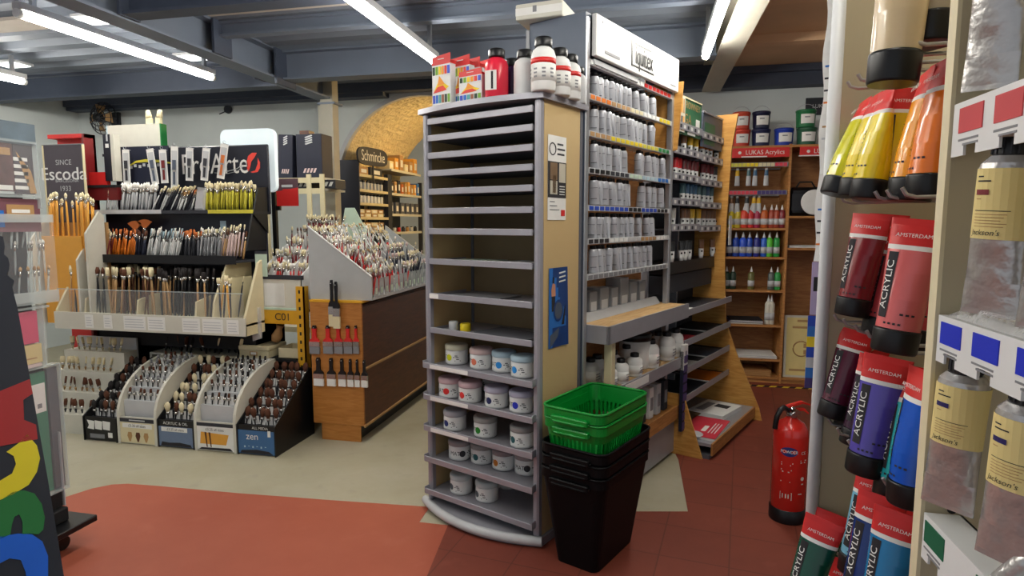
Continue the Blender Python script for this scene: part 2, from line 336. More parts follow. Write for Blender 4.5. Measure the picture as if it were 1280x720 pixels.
batten(-3.82, 3.17, 4.93, 2.78, 'long white tube light left of the grey steel beam'); batten(-5.62, 3.0, 4.70, 2.78, 'tube light cut by the left edge of the photo')
batten(-1.58, 2.86, 4.49, ZL, 'tube light pointing at the tall grey shelf unit'); batten(.37, 3.13, 4.76, ZL, 'short tube light hanging right of the white header sign')
batten(-1.58, .5, 2.13, ZL, 'added tube light over the open floor, out of view above'); batten(-3.82, .5, 2.25, 2.78, 'added tube light left of the camera, out of view above')  # two more unseen tubes, added for light
t = thing('bulkhead_lamp', 'warm round lamp on the vault of the brick passage', 'lamp', (-1.85, 7.3, 2.50))
part('base', MB().lathe([(.09, .05), (.09, .08), (.03, .22)], 16, 'white'), t); part('globe', MB().sphere(.08, 'bulb', T(0, 0, .0)), t, 'glowing warm globe')
for px, py, lb in ((411, 72, 'small white ceiling disc left of the tube light over the shelf unit'), (621, 60, 'small white ceiling disc above the red paint bottle')):
    q = atz(px, py, 2.99); solo('smoke_detector', MB().lathe([(.03, -.035), (.05, -.03), (.055, -.005), (.055, .01)], 18, 'white'), lb, 'smoke detector', (q.x, q.y, 2.99))
mat('gapglow', (240, 244, 240), emit=4.0)  # glowing plates stand in for lit gaps between ceiling panels
for px, py, lb in ((122, 26, 'small lit gap between ceiling panels beside the left tube light'), (242, 73, 'small lit gap between ceiling panels near the end of the left tube light'), (15, 82, 'small lit gap between ceiling panels near the left edge')):
    q = atz(px, py, 2.97); t = thing('lit_gap', lb, 'ceiling light', (q.x, q.y, 2.97), None, 'small lit gaps in the ceiling'); part('frame', MB().cbox(-.14, .14, -.10, .10, .006, .03, 'lightgrey', .004), t); part('glow_plate', MB().box(-.12, .12, -.08, .08, .0, .006, 'gapglow'), t)
# wall fan on the back wall
p = aty(129, 148, 6.3); t = thing('wall_fan', 'dark round wall fan high on the back wall', 'fan', (p.x, 6.3, p.z))
mb = MB()
for r_ in (.05, .10, .15, .19): mb.tube([(r_*math.cos(a*PI/10), -.10+.10*(r_/.19)**2, r_*math.sin(a*PI/10)) for a in range(20)], .006, 'charcoal', 5, closed=True)
for a in range(14): mb.tube([(.03*math.cos(a*PI/7), -.10, .03*math.sin(a*PI/7)), (.19*math.cos(a*PI/7), 0, .19*math.sin(a*PI/7))], .004, 'charcoal', 4)
part('guard', mb, t)
mb = MB()
for a in range(4): mb.add([(.02, -.03, -.02), (.15, -.01, -.06), (.16, -.04, .06), (.02, -.05, .02)], [(0, 1, 2, 3)], 'tan', R(90*a, 'Y'))
part('blades', mb, t); part('hub', MB().lathe([(.05, -.02), (.055, .05), (.03, .12)], 14, 'black', R(90, 'X')), t); part('bracket', MB().box(-.03, .03, .0, .2, -.03, .03, 'charcoal').box(-.06, .06, .17, .198, -.1, .1, 'charcoal'), t)
p = aty(286, 137, YB); solo('junction_box', MB().lathe([(.05, 0), (.045, .03)], 14, 'charcoal', R(90, 'X')).tube([(0, 0, 0), (-.06, -.012, -.03), (-.12, -.01, -.05)], .006, 'charcoal'), 'small round dark junction box on the back wall under the beam', 'junction box', (p.x, YB-.002, p.z))
# ================================================================= GREY SHELF UNIT (end of the gondola row)
u = thing('display_shelf', 'tall grey shelf unit with beige side panel and bowed base', 'shelf unit', GO, GA)
UW, UD = .70, .36
def bow(x0, x1, y0, y1, b, n=14):
    return [(x0+(x1-x0)*i/n, y0-b*(1-(2*i/n-1)**2)) for i in range(n+1)]+[(x1, y1), (x0, y1)]
part('base', MB().prism(bow(-.72, .012, -.005, UD, .10), .0, .045, 'unitgrey'), u)
part('base_rim', MB().tube([(x, y, .035) for x, y in bow(-.725, .017, -.01, UD, .10)[:-2]], .022, 'lightgrey', 8), u)
part('top_panel', MB().prism(bow(-.725, .018, -.02, UD+.02, .055), 2.030, 2.055, 'unitgrey'), u)
for x0 in (-.70, -.032): part('post', MB().cbox(x0, x0+.032, -.018, .022, .045, 2.03, 'unitgrey', .008), u)
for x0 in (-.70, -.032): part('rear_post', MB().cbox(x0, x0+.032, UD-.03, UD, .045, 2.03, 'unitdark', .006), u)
for x0 in (-.698, -.018): part('side_panel', MB().box(x0, x0+.016, .02, UD-.03, .045, 2.03, 'beige'), u, 'beige side panel')
part('back_panel', MB().box(-.67, -.032, UD-.02, UD-.008, .045, 2.03, 'innerbeige'), u)
SZ = [.095, .27, .435, .60, .765, .945, 1.12, 1.295, 1.445, 1.545, 1.64, 1.73, 1.815, 1.90, 1.98]
for i, z in enumerate(SZ):
    low = i < 5; y0 = -.05 if low else -.022; mb = MB(); x0, x1 = (-.69, -.012) if low else (-.662, -.036)
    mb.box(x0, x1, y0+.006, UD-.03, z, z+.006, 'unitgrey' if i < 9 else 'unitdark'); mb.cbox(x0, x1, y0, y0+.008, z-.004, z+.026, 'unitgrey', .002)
    mb.box(x0, x0+.004, y0, UD-.1, z, z+.034 if low else z+.02, 'unitgrey'); mb.box(x1-.004, x1, y0, UD-.1, z, z+.034 if low else z+.02, 'unitgrey')
    if i in (3, 4, 2): mb.box(x0+.05, x0+.30, y0-.0015, y0, z, z+.02, 'paper')
    if i == 6: mb.box(x0+.0, x0+.06, y0-.0015, y0, z, z+.022, 'paper')
    part('shelf', mb, u)
# jars on the five lower trays
LIDS = dict(y=('lid_cream', (206, 204, 178), (205, 205, 20)), p=('lid_pink', (214, 190, 186), (226, 120, 90)), b=('lid_blue', (170, 196, 208), (40, 140, 215)),
            r=('lid_rose', (206, 178, 182), (225, 50, 45)), l=('lid_lilac', (186, 186, 204), (40, 44, 90)), v=('lid_lilac2', (184, 186, 206), (40, 50, 180)),
            n=('lid_grey', (172, 174, 180), (44, 52, 110)), g=('lid_sage', (158, 160, 156), (50, 140, 50)), k=('lid_ash', (150, 146, 146), (44, 44, 48)),
            t=('lid_stone', (142, 142, 140), (40, 90, 96)), o=('lid_mauve', (140, 128, 130), (196, 120, 40)), w=('lid_mist', (192, 204, 204), (90, 95, 100)))
JM = {}
def jar(px, py, z, key, label, ang=0, back=.058):
    if key not in JM:
        n, lid, dot = LIDS[key]; c(n, *lid, rough=.45); c('dot_'+n, *dot, rough=.6); JM[key] = n
    n = JM[key]; p = atz(px, py, z); d = (p-CAM); d.z = 0; d.normalize(); p = p+d*back
    a = math.atan2(-d.y, -d.x)-math.radians(ang)                # label centre turned to this direction
    t = thing('paint_jar', label, 'jar', p, a, 'round jars on the grey shelf unit')
    r = .058
    part('body', MB().lathe([(.050, 0), (r, .006), (r, .072), (r-.003, .078)], 28, 'white'), t)
    part('lid', MB().lathe([(r+.002, .077), (r+.003, .082), (r+.003, .096), (r-.002, .103), (r-.012, .105)], 28, n), t, 'tinted lid')
    mb = MB(); rr = r+.0006
    def surf(s, zz, lift=0): return ((rr+lift)*math.cos(s/rr), (rr+lift)*math.sin(s/rr), zz)
    k = 14
    for i in range(k):
        s0, s1 = -.075+.15*i/k, -.075+.15*(i+1)/k
        mb.quad(surf(s0, .012), surf(s1, .012), surf(s1, .066), surf(s0, .066), 'paper')
    ring = [surf(.0165*math.cos(q*PI/10)-.012, .040+.0165*math.sin(q*PI/10), .0006) for q in range(20)]
    mb.add([surf(-.012, .04, .0016)]+ring, [(0, 1+q, 1+(q+1) % 20) for q in range(20)], 'dot_'+n)
    for tx, sz, off, zz in (('MAT', .030, -.052, .040),):
        vs, fs = text_geo(tx, sz); mb.add([surf(v[0]*.9+off, v[1]+zz, .0008) for v in vs], fs, 'ink')
    for zz, s0, s1 in ((.048, .02, .034), (.040, .012, .020), (.040, .024, .04), (.030, .028, .042), (.022, .02, .05)):
        mb.quad(surf(s0, zz, .0006), surf(s1, zz, .0006), surf(s1, zz+.004, .0006), surf(s0, zz+.004, .0006), 'ink')
    part('label', mb, t, 'printed white label')
jr = [(.768, [(571, 457, 'y', 'cream lid and lime dot', 30), (602, 463, 'p', 'peach lid and coral dot', 30), (630, 467, 'b', 'pale blue lid, left of the two blue ones', 15), (654, 474, 'b', 'pale blue lid beside the post', 35)]),
      (.603, [(563, 499, 'r', 'rose lid and red dot, leftmost', 10), (588, 505, 'r', 'rose lid and red dot, second', 35), (621, 512, 'l', 'lilac lid and navy dot', 30), (652, 518, 'v', 'lilac lid and blue dot beside the post', 20), (617, 492, 'k', 'dark lid behind the lilac lidded jar', 90)]),
      (.438, [(569, 540, 'n', 'grey lid and navy dot', 40), (607, 549, 'g', 'grey lid and green dot', 30), (653, 562, 't', 'grey lid and teal dot by the post', 40)]),
      (.273, [(575, 577, 'k', 'ash lid and black dot showing bold letters', -25), (603, 582, 't', 'grey lid and teal dot', 25), (630, 590, 'o', 'mauve lid and ochre dot', 35), (658, 596, 'k', 'ash lid close to the right post', -15)]),
      (.098, [(577, 620, 'w', 'pale mint lid, leftmost', 50), (609, 630, 'w', 'pale mint lid at the very front', 50), (634, 613, 'w', 'lid hidden behind the front jar', -20)])]
SN = ['fourth', 'third', 'middle', 'second', 'bottom']
for (z, row), sn in zip(jr, ['top', 'second', 'third', 'fourth', 'lowest']):
    for px, py, key, tx, an in row: jar(px, py, z+.003, key, 'white jar, ' + tx + ', %s jar shelf' % sn, an)
# odd small pots and papers on the emptier shelves
def flat(name, mb, label, cat, gx, gy, z, rz=0, group=None): return solo(name, mb, label, cat, W(gx, gy, z), GA+math.radians(rz), group)
p = gy_at(562, 409, .03); flat('small_pot', MB().lathe([(.02, 0), (.024, .004), (.024, .045), (.02, .048)], 16, 'lightgrey'), 'small grey pot on the shelf above the jars', 'pot', p.x, .06, .951)
p = gy_at(577, 407, .05); flat('small_pot', MB().lathe([(.026, 0), (.028, .004), (.028, .036), (.024, .04)], 16, 'yellow'), 'small yellow pot on the shelf above the jars', 'pot', p.x, .08, .951)
for gx, gy, z, rz, w_, d_, m, tx in ((-.47, .12, 1.301, 12, .26, .18, 'palegreen', 'pale green sheet lying on the shelf under the empty ones'), (-.2, .14, 1.301, -8, .2, .2, 'lightgrey', 'grey sheet at the right of the shelf with the green sheet'),
                                (-.42, .13, 1.126, 4, .3, .2, 'grey', 'dark grey sheet pile two shelves above the jars'), (-.25, .12, .951, -5, .34, .2, 'unitdark', 'flat dark tray sheet on the shelf with the yellow pot'),
                                (-.22, .10, 1.551, 20, .16, .1, 'lightgrey', 'white card tilted on one of the upper shelves')):
    mb = MB()
    for k in range(4): mb.box(-w_/2, w_/2, -d_/2, d_/2, .003*k, .003*k+.002, m, R(rnd.uniform(-6, 6), 'Z'))
    flat('paper_sheets', mb, tx, 'paper', gx, gy, z, rz)
# posters on the beige side
mb = MB(); w_, h_ = .155, .375; mb.box(-.0012, 0, -w_/2, w_/2, 0, h_, 'paper')
mb.box(0, .0008, -w_/2, w_/2, .10, .26, 'ink'); c('photobrown', 120, 96, 70); c('photopale', 190, 184, 168); c('photodark', 60, 52, 46)
mb.box(.0008, .0014, -.06, .0, .18, .255, 'photobrown'); mb.box(.0008, .0014, .015, .07, .17, .255, 'photopale'); mb.box(.0008, .0014, -.06, .0, .115, .175, 'photopale'); mb.box(.0008, .0014, -.04, -.01, .12, .2, 'photobrown')
mb.tube([(.001, -.04+.026*math.cos(a*PI/8), .315+.026*math.sin(a*PI/8)) for a in range(16)], .0028, 'ink', 4, closed=True)
for k, (a, b) in enumerate(((.0, .05), (.0, .065), (.0, .06))): mb.box(0, .001, a, b, .335-.022*k, .343-.022*k, 'charcoal')
for k in range(4): mb.box(.0008, .0012, .02, .065, .15-.012*k, .154-.012*k, 'paper')
for k in range(3): mb.box(0, .001, -.06, -.02+.02*k, .08-.018*k, .084-.018*k, 'grey')
mb.box(0, .001, .035, .068, .018, .046, 'red')
p = gx_at(696, 275, .001); solo('poster', mb, 'white printed poster high on the beige side of the shelf unit', 'poster', W(.0012, p.y, p.z), GA)
mb = MB(); c('posterblue', 40, 110, 190, rough=.3); c('posterdeep', 24, 60, 120, rough=.3); c('figskin', 200, 140, 110)
k = 10
def curl(y, z): return .001+.014*max(0, (y-.02)/.07)**2*(1-z/.4)
for i in range(k):
    for j in range(8):
        y0, y1 = -.08+.16*i/k, -.08+.16*(i+1)/k; z0, z1 = .37*j/8, .37*(j+1)/8
        m = 'posterdeep' if ((i+j*1.3) > 11 or j < 1.5 and i > 1) else 'posterblue'
        mb.quad((curl(y0, z0), y0, z0), (curl(y1, z0), y1, z0), (curl(y1, z1), y1, z1), (curl(y0, z1), y0, z1), m)
def blob(pts, m, lf=.0012): mb.add([(curl(y, z)+lf, y, z) for y, z in pts], [tuple(range(len(pts)))], m)
blob([(-.056, .17), (-.03, .17), (-.028, .24), (-.058, .24)], 'ink'); blob([(-.06, .24), (-.024, .24), (-.028, .295), (-.05, .30), (-.062, .27)], 'figskin'); blob([(-.052, .30), (-.038, .30), (-.036, .325), (-.05, .33)], 'ink')
blob([(.0+.042*math.cos(a*PI/9), .17+.052*math.sin(a*PI/9)) for a in range(18)], 'posterdeep', .0016); blob([(.0+.032*math.cos(a*PI/9), .17+.04*math.sin(a*PI/9)) for a in range(18)], 'slate', .002)
blob([(.03, .10), (.05, .10), (.062, .2), (.05, .17)], 'ink'); blob([(-.07, .0), (.0, .05), (.01, .09), (-.07, .06)], 'slate')
for q in range(3): blob([(.005, .30+.02*q), (.06, .305+.02*q), (.06, .312+.02*q), (.005, .307+.02*q)], 'paper')
p = gx_at(697, 433, .001); solo('poster', mb, 'blue curled poster lower on the beige side of the shelf unit', 'poster', W(.0012, p.y, p.z), GA)
# boxes and bottles on top
ZT = 2.056
for cn, rgb in (('p0', (30, 60, 40)), ('p1', (120, 170, 50)), ('p2', (235, 205, 30)), ('p3', (232, 150, 40)), ('p4', (220, 60, 50)), ('p5', (60, 80, 190)), ('p6', (40, 110, 200)), ('p7', (80, 160, 160)), ('p8', (150, 90, 60))): c(cn, *rgb)
def setbox(w_, h_, d_):
    mb = MB(); mb.box(-w_/2, w_/2, 0, d_, 0, h_*.88, 'white'); hd = MB().box(-w_/2-.0008, w_/2+.0008, -.0008, d_+.0008, h_*.815, h_*.88, 'red')
    hd.prism([(-w_/2, h_*.88), (w_/2, h_*.88), (w_/2, h_*1.02), (-w_/2, h_*.98)], -.0014, 0, 'red', R(90, 'X'))
    hd.box(-.02, .02, -.0024, -.0014, h_*.915, h_*.93, 'white')
    win = MB(); n = 6
    for k in range(n):
        x = -w_*.4+w_*.8*k/(n-1)
        for z0, z1, o in ((.62, .78, 0), (.06, .22, 5)):
            win.box(x-w_*.058, x+w_*.058, -.002, 0, h_*z0, h_*z1, 'p%d' % ((k+o) % 9))
    win.add([(-w_*.4, -.0015, h_*.3), (w_*.1, -.0015, h_*.28), (w_*.42, -.0015, h_*.36), (-w_*.1, -.0015, h_*.52)], [(0, 1, 2, 3)], 'p2'); win.add([(-w_*.45, -.0018, h_*.26), (w_*.3, -.0018, h_*.3), (w_*.1, -.0018, h_*.4), (-w_*.2, -.0018, h_*.38)], [(0, 1, 2, 3)], 'p4')
    win.add([(-w_*.2, -.002, h_*.4), (w_*.2, -.002, h_*.42), (-w_*.1, -.002, h_*.6)], [(0, 1, 2)], 'p3')
    return mb, hd, win
def setthing(w_, h_, d_, label, loc):
    t = thing('paint_set_box', label, 'box', loc, GA, 'boxed paint sets on top of the grey shelf unit'); a, b, w2 = setbox(w_, h_, d_)
    part('carton', a, t); part('header_flap', b, t, 'red top flap'); part('window', w2, t, 'printed row of colours'); return t
p = gy_at(552, 134, -.03); b1 = setthing(.118, .235, .036, 'tall red topped paint set box at the front left of the shelf unit', W(p.x, p.y, ZT))
for k in range(4): dup(b1, W(p.x+.055+.012*k, p.y+.075+.062*k, ZT), None, ['tall paint set box right behind the front one', 'third paint set box counted from the front', 'fourth paint set box counted from the front', 'rearmost paint set box of the row on the shelf unit'][k])
p = gy_at(588, 129, -.035); setthing(.135, .14, .04, 'short wide paint set box in front of the red bottle', W(p.x, p.y, ZT))
def bottle_mb(r, h, body, band=None, capr=.5):
    b = MB().lathe([(r*.92, 0), (r, .006), (r, h*.66), (r*.86, h*.76), (r*.55, h*.82), (r*.5, h*.84)], 20, body)
    l = None
    if band:
        l = MB().lathe([(r+.0006, h*.18), (r+.0008, h*.50)], 20, 'paper'); l.lathe([(r+.001, h*.50), (r+.001, h*.60)], 20, band)
        for a0 in (-2.6, -1.9, -1.2, -.5): 
            for q in range(3): l.box(-.0006, .0006, -.008, .008, h*(.24+.07*q), h*(.27+.07*q), 'grey', R(math.degrees(a0), 'Z') @ T(r+.0012, 0, 0))
    cp = MB().lathe([(r*capr+.004, h*.83), (r*capr+.005, h*.85), (r*capr+.005, h*.97), (r*capr, h)], 18, 'black', smooth=True)
    return b, l, cp
def bottle(px, py, gy, r, h, body, band, label, z=ZT, name='paint_bottle', group='paint bottles on top of the grey shelf unit'):
    p = gy_at(px, py, gy); t = thing(name, label, 'bottle', W(p.x, gy, z), rnd.uniform(-.4, .4), group)
    b, l, cp = bottle_mb(r, h, body, band, .62); part('body', b, t)
    if l: part('label', l, t)
    part('cap', cp, t, 'black cap'); return t
c('bottlered', 214, 38, 62, rough=.25); c('bottleplum', 52, 26, 66, rough=.25)
t = bottle(621, 124, -.005, .053, .215, 'bottlered', None, 'crimson paint bottle in the middle of the shelf unit top')
part('label', MB().box(-.0534, -.0528, -.02, .035, .03, .115, 'paper', R(60, 'Z')).box(-.0540, -.0534, -.004, .006, .035, .11, 'ink', R(60, 'Z')), t)
bottle(640, 122, .12, .045, .20, 'bottleplum', None, 'dark plum paint bottle behind the crimson one')
bottle(656, 122, .05, .05, .205, 'white', None, 'plain white paint bottle without a red band')
bottle(679, 124, -.0, .053, .225, 'white', 'red', 'largest white paint bottle with a red band, at the shelf unit corner')
bottle(699, 127, .12, .05, .205, 'white', 'red', 'white bottle with red band second along the shelf unit side')
bottle(712, 131, .22, .05, .20, 'white', 'red', 'white bottle with red band third along the shelf unit side')
bottle(722, 134, .33, .04, .17, 'lightgrey', None, 'grey bottle last along the shelf unit side')
# ================================================================= TUBE RACK WITH WHITE HEADER
rk = thing('tube_rack', 'tall rack of silver paint tubes under a white header sign', 'rack', GO, GA)
Y0, Y1 = .39, 1.47
part('end_panel', MB().box(-.32, .0, Y0-.02, Y0, .08, 2.49, 'slate').box(-.34, -.32, Y0-.025, Y0+.005, .08, 2.46, 'grey'), rk)
part('top_panel', MB().box(-.32, .0, Y0, Y1, 2.47, 2.49, 'slate'), rk)
part('back_panel', MB().box(-.20, -.185, Y0, Y1, .1, 2.47, 'peg'), rk, 'brown wood back panel')
part('back_cloth', MB().box(-.184, -.18, Y0, Y1-.02, 2.15, 2.47, 'slate'), rk)
for y in (Y0, Y1): part('upright', MB().cbox(-.03, .006, y-.018, y+.018, .02, 2.47, 'steel', .004), rk)
hs = part('header_sign', MB().cbox(.004, .03, Y0+.03, Y1+.01, 2.295, 2.49, 'white', .003), rk, 'white header sign')
ym = (Y0+Y1)/2+.02; FR = frame((.031, ym, 2.392), (0, 1, 0), (1, 0, 0))
mb = MB()
for dx, dz in ((0, .0005), (.004, .0007), (-.003, .0009)): mb.text('iquitex', .142, FR @ T(.018+dx, -.004, 0), 'black', dz, .58)
mb.box(-.145, -.13, -.062, .068, .0002, .0012, 'black', FR); mb.box(-.145, .15, -.066, -.058, .0002, .0012, 'black', FR); mb.box(-.10, .11, .052, .06, .0002, .0012, 'black', FR)
part('lettering', mb, hs, 'black lettering')
mb = MB().box(-.44, -.28, -.068, -.056, .0002, .001, 'grey', FR); mb.box(.40, .48, -.072, -.066, .0002, .001, 'grey', FR)
for sx in (-.47, .46): mb.lathe([(.006, 0), (.004, .002)], 8, 'grey', FR @ T(sx, .07 if sx < 0 else .07, 0))
part('small_print', mb, hs)
part('header_lamp', MB().box(.0, .012, Y0+.05, Y0+.55, 2.262, 2.285, 'lightgrey'), rk)
railpx = [(739, 78), (739, 121), (738, 167), (737, 213), (736, 260), (735.5, 302), (735, 347)]
RZ = [gx_at(a, b, 0).z for a, b in railpx]
cols = [['white', 'white', 'paper', 'red', 'red'], ['orange', 'tan', 'cream', 'paper', 'yellow'], ['tan', 'yellow', 'yellow', 'brushyellow', 'green'], ['black', 'charcoal', 'palegreen', 'lid_blue', 'posterblue'], ['blue', 'blue', 'black', 'blue', 'ink'], ['ink', 'paper', 'lightgrey', 'tan', 'paper'], ['grey', 'grey', 'grey', 'grey', 'grey']]
for z, cl in zip(RZ, cols):
    mb = MB().box(-.02, .004, Y0+.018, Y1-.018, z-.014, z+.014, 'lightgrey'); n = 18
    for k in range(n):
        y = Y0+.03+(Y1-Y0-.07)*k/n; mb.box(.004, .006, y, y+.042, z-.010, z+.010, cl[min(4, k*5//n)])
    part('rail', mb, rk, 'rail with colour tabs')
    pr = MB()
    for k in range(16):
        y = Y0+.045+.0625*k; pr.tube([(-.185, y, z+.005), (-.02, y, z+.005)], .003, 'steel', 5)
    part('hook_row', pr, rk)
# one tube: cap up, flat crimp down
def tube_mb(w_, h_, body='silverfoil', lab='paper'):
    n = 12; mb = MB(); rows = []
    for k, (t_, ax, ay) in enumerate(((0, .35, .35), (.06, .42, .42), (.10, .46, .42), (.4, .47, .32), (.75, .5, .16), (1, .52, .03))):
        rows.append([(w_*ax*math.cos(2*PI*i/n), w_*ay*math.sin(2*PI*i/n), -.02-t_*(h_-.02)) for i in range(n)])
    vs = [p for r_ in rows for p in r_]; k = len(rows)
    mb.add(vs, [(a*n+i, a*n+(i+1) % n, (a+1)*n+(i+1) % n, (a+1)*n+i)[::-1] for a in range(k-1) for i in range(n)], body, None, True)
    mb.add(rows[-1], [tuple(range(n))[::-1]], body)
    mb.box(-w_*.40, w_*.40, -w_*.40, -w_*.395, -h_*.42, -h_*.40, 'grey'); mb.box(-w_*.3, w_*.3, -w_*.26, -w_*.25, -h_*.8, -h_*.78, 'charcoal')
    cp = MB().lathe([(w_*.3, -.02), (w_*.30, -.004), (w_*.26, 0)], 10, 'black')
    return mb, cp
tb, tc_ = tube_mb(.054, .142)
t0 = thing('paint_tube', 'x', 'paint tube', (0, 0, 0), None, 'silver paint tubes on the rack under the white sign'); part('body', tb, t0); part('cap', tc_, t0, 'black cap')
rows = [[(740, 785, 8), (788, 816, 4)], [(740, 818, 13)], [(738, 781, 7), (793, 828, 6)], [(738, 788, 8), (801, 828, 4)], [(738, 792, 9), (797, 817, 3)], [(738, 815, 12)]]
first = True; RN = ['top', 'second', 'third', 'fourth', 'fifth', 'sixth']
for ri, grp in enumerate(rows):
    k = 0
    for a, b, n in grp:
        ya = gx_at(a+3, 200, -.03).y; yb = gx_at(b-3, 200, -.03).y
        for i in range(n):
            k += 1; y = ya+(yb-ya)*i/max(1, n-1)+rnd.uniform(-.006, .006); loc = W(-.03+rnd.uniform(-.01, .008), y, RZ[ri]-.022)
            rot = (rnd.uniform(-.10, .10), rnd.uniform(-.06, .06), GA+rnd.uniform(-.1, .5)); lb = 'silver tube %s from left, %s row of the rack under the white sign' % (ORD[k-1], RN[ri])
            if first: place(t0, loc, rot); t0['label'] = lb; first = False
            else: dup(t0, loc, rot, lb)
# ledge and low shelves
zl = .985
lg = part('ledge', MB().box(-.18, .115, Y0+.04, Y1+.03, zl-.02, zl, 'ledgewood'), rk, 'wooden ledge top')
part('ledge_fascia', MB().box(.115, .127, Y0+.02, Y1+.04, zl-.085, zl+.004, 'unitgrey').box(-.19, .127, Y0+.02, Y0+.04, zl-.085, zl+.004, 'unitgrey'), rk)
part('price_rail', MB().prism([(0, 0), (.05, 0), (.02, .04), (0, .04)], Y0+.06, Y1-.02, 'lightgrey', T(-.09, 0, zl) @ R(90, 'X') @ MX.Scale(-1, 4, (0, 0, 1))), rk)
part('support_post', MB().cbox(.06, .105, Y0+.10, Y0+.145, .1, zl-.08, 'cream', .004), rk)
part('low_shelf', MB().box(-.18, .10, Y0+.04, Y1+.03, .625, .645, 'ledgewood').box(.10, .112, Y0+.03, Y1+.04, .585, .652, 'unitgrey').box(.112, .114, Y0+.25, Y0+.55, .60, .645, 'paper'), rk)
part('bottom_shelf', MB().box(-.18, .09, Y0+.04, Y1+.03, .30, .32, 'shelfwood').box(.09, .10, Y0+.03, Y1+.04, .25, .335, 'shelfwood'), rk)
part('kick_panel', MB().box(.05, .065, Y0+.45, Y1+.03, .02, .25, 'unitgrey').box(-.18, .05, Y0+.05, Y1, .02, .06, 'unitdark'), rk)
# boxes stored over the ledge (behind the price rail)
for k in range(7):
    y = Y0+.12+k*.125; w_ = rnd.uniform(.08, .11)
    solo('carton', MB().cbox(-.05, .05, -w_/2, w_/2, 0, rnd.uniform(.14, .2), 'grey', .003).box(.05, .051, -w_*.35, w_*.35, .03, .09, 'lightgrey'), 'grey carton, %s from the left on the wooden ledge of the tube rack' % ORD[k], 'box', W(-.13, y, zl+.001), GA, 'cartons on the wooden ledge')
# bottles on the low shelf
lb = 0
def low_bottle(px, py, gx, z, r, h, body, label, wide=False, lab=True):
    p = gx_at(px, py, gx); t = thing('medium_bottle', label, 'bottle', W(gx, p.y, z), GA, 'bottles on the low shelf of the tube rack')
    b, l, cp = bottle_mb(r, h, body, None, .45); part('body', b, t); part('cap', cp, t)
    if lab:
        l = MB().lathe([(r+.0006, h*.12), (r+.0008, h*.5)], 18, 'paper')
        for q in range(3): l.box(r+.0009, r+.0015, -r*.5, r*.5, h*(.18+.1*q), h*(.21+.1*q), 'grey')
        part('label', l, t)
for d in [(738, 470, -.06, .046, .14, 'small white bottle left of the cream post under the ledge'), (746, 478, -.05, .05, .15, 'larger white bottle half hidden behind the cream post'), (762, 474, .06, .04, .12, 'dark capped bottle touching the cream post'),
          (766, 464, -.03, .045, .15, 'bottle behind, right of the cream post'), (776, 468, .07, .042, .135, 'short white bottle in front, second right of the post'), (783, 455, -.04, .045, .15, 'bottle at the back beside the black tub'),
          (793, 461, .06, .044, .13, 'white bottle with black band before the black tub'), (813, 455, .05, .05, .17, 'wide white bottle right of the black tub'), (822, 448, -.02, .048, .17, 'white bottle behind the wide one'),
          (833, 445, .05, .05, .18, 'tall white bottle second from the right end'), (844, 440, .05, .05, .18, 'tall white bottle at the right end of the shelf')]:
    low_bottle(d[0], d[1], d[2], .646, d[3], d[4], 'white', d[5])
p = gx_at(795, 456, -.02); t = thing('paint_tub', 'large tub with a black lid under the wooden ledge', 'tub', W(-.03, p.y, .646), GA)
part('body', MB().lathe([(.085, 0), (.09, .006), (.092, .17)], 26, 'paper'), t); part('lid', MB().lathe([(.097, .165), (.098, .20), (.09, .21)], 26, 'black'), t, 'black lid')
for k in range(6):
    p = gx_at(800+7*k, 520-5*k, .03); z = .321
    solo('carton', MB().cbox(-.03, .03, -.03, .03, 0, .19, ['paper', 'lightgrey', 'charcoal'][k % 3], .003).box(.0302, .031, -.02, .02, .05, .13, 'grey'), 'small carton, %s from left on the bottom shelf of the tube rack' % ORD[k], 'box', W(.02, Y0+.42+.11*k, z), GA, 'cartons on the bottom shelf')
# white box on top of the rack
p = gy_at(684, 33, .5); solo('fluorescent_box', MB().cbox(-.12, .12, -.02, .42, 0, .075, 'offwhite', .004).box(-.12, .12, -.0215, -.02, .02, .055, 'paper').box(-.03, -.01, -.0225, -.0215, .03, .06, 'grey'), 'long white carton lying on top of the tube rack', 'box', W(-.24, .34, 2.491), GA+.25)
# ================================================================= SECOND GONDOLA: COLOURED TUBES AND MAGAZINES
g3 = thing('tube_shelving', 'two-bay shelving of coloured paint tubes with green header boards', 'shelving', GO, GA)
A0, A1, A2 = 1.50, 2.02, 2.49
part('back_panel', MB().box(-.22, -.2, A0, A2, .05, 2.3, 'charcoal'), g3)
for y in (A0, A1): part('upright', MB().box(-.20, -.15, y-.012, y+.012, .05, 2.32, 'unitgrey').box(-.2, -.03, y-.004, y+.004, 2.02, 2.30, 'lightgrey'), g3)
prof = [(-.22, .0), (.36, 0), (.335, .10)]+[tuple(gy_at(px, py, 2.5)[i] for i in (0, 2)) for px, py in ((920, 440), (907, 400), (906, 330), (908, 280), (911, 240), (915, 185), (923, 142))]+[(-.22, 2.305)]
part('side_panel', MB().prism(prof, -2.512, -2.494, 'pine', R(90, 'X')), g3, 'flared pine side panel')
part('foot_panel', MB().prism([(-.2, 0), (.255, 0), (.12, .40), (-.2, .40)], -1.492, -1.478, 'pine', R(90, 'X')), g3, 'pine foot panel')
part('side_panel', MB().prism([(-.2, 1.9), (.03, 1.95), (.06, 2.36), (-.2, 2.36)], -1.492, -1.478, 'pine', R(90, 'X')), g3, 'pine panel beside the header')
g3z = [gx_at(841, y, .0).z for y in (150.5, 183, 217, 249, 282)]
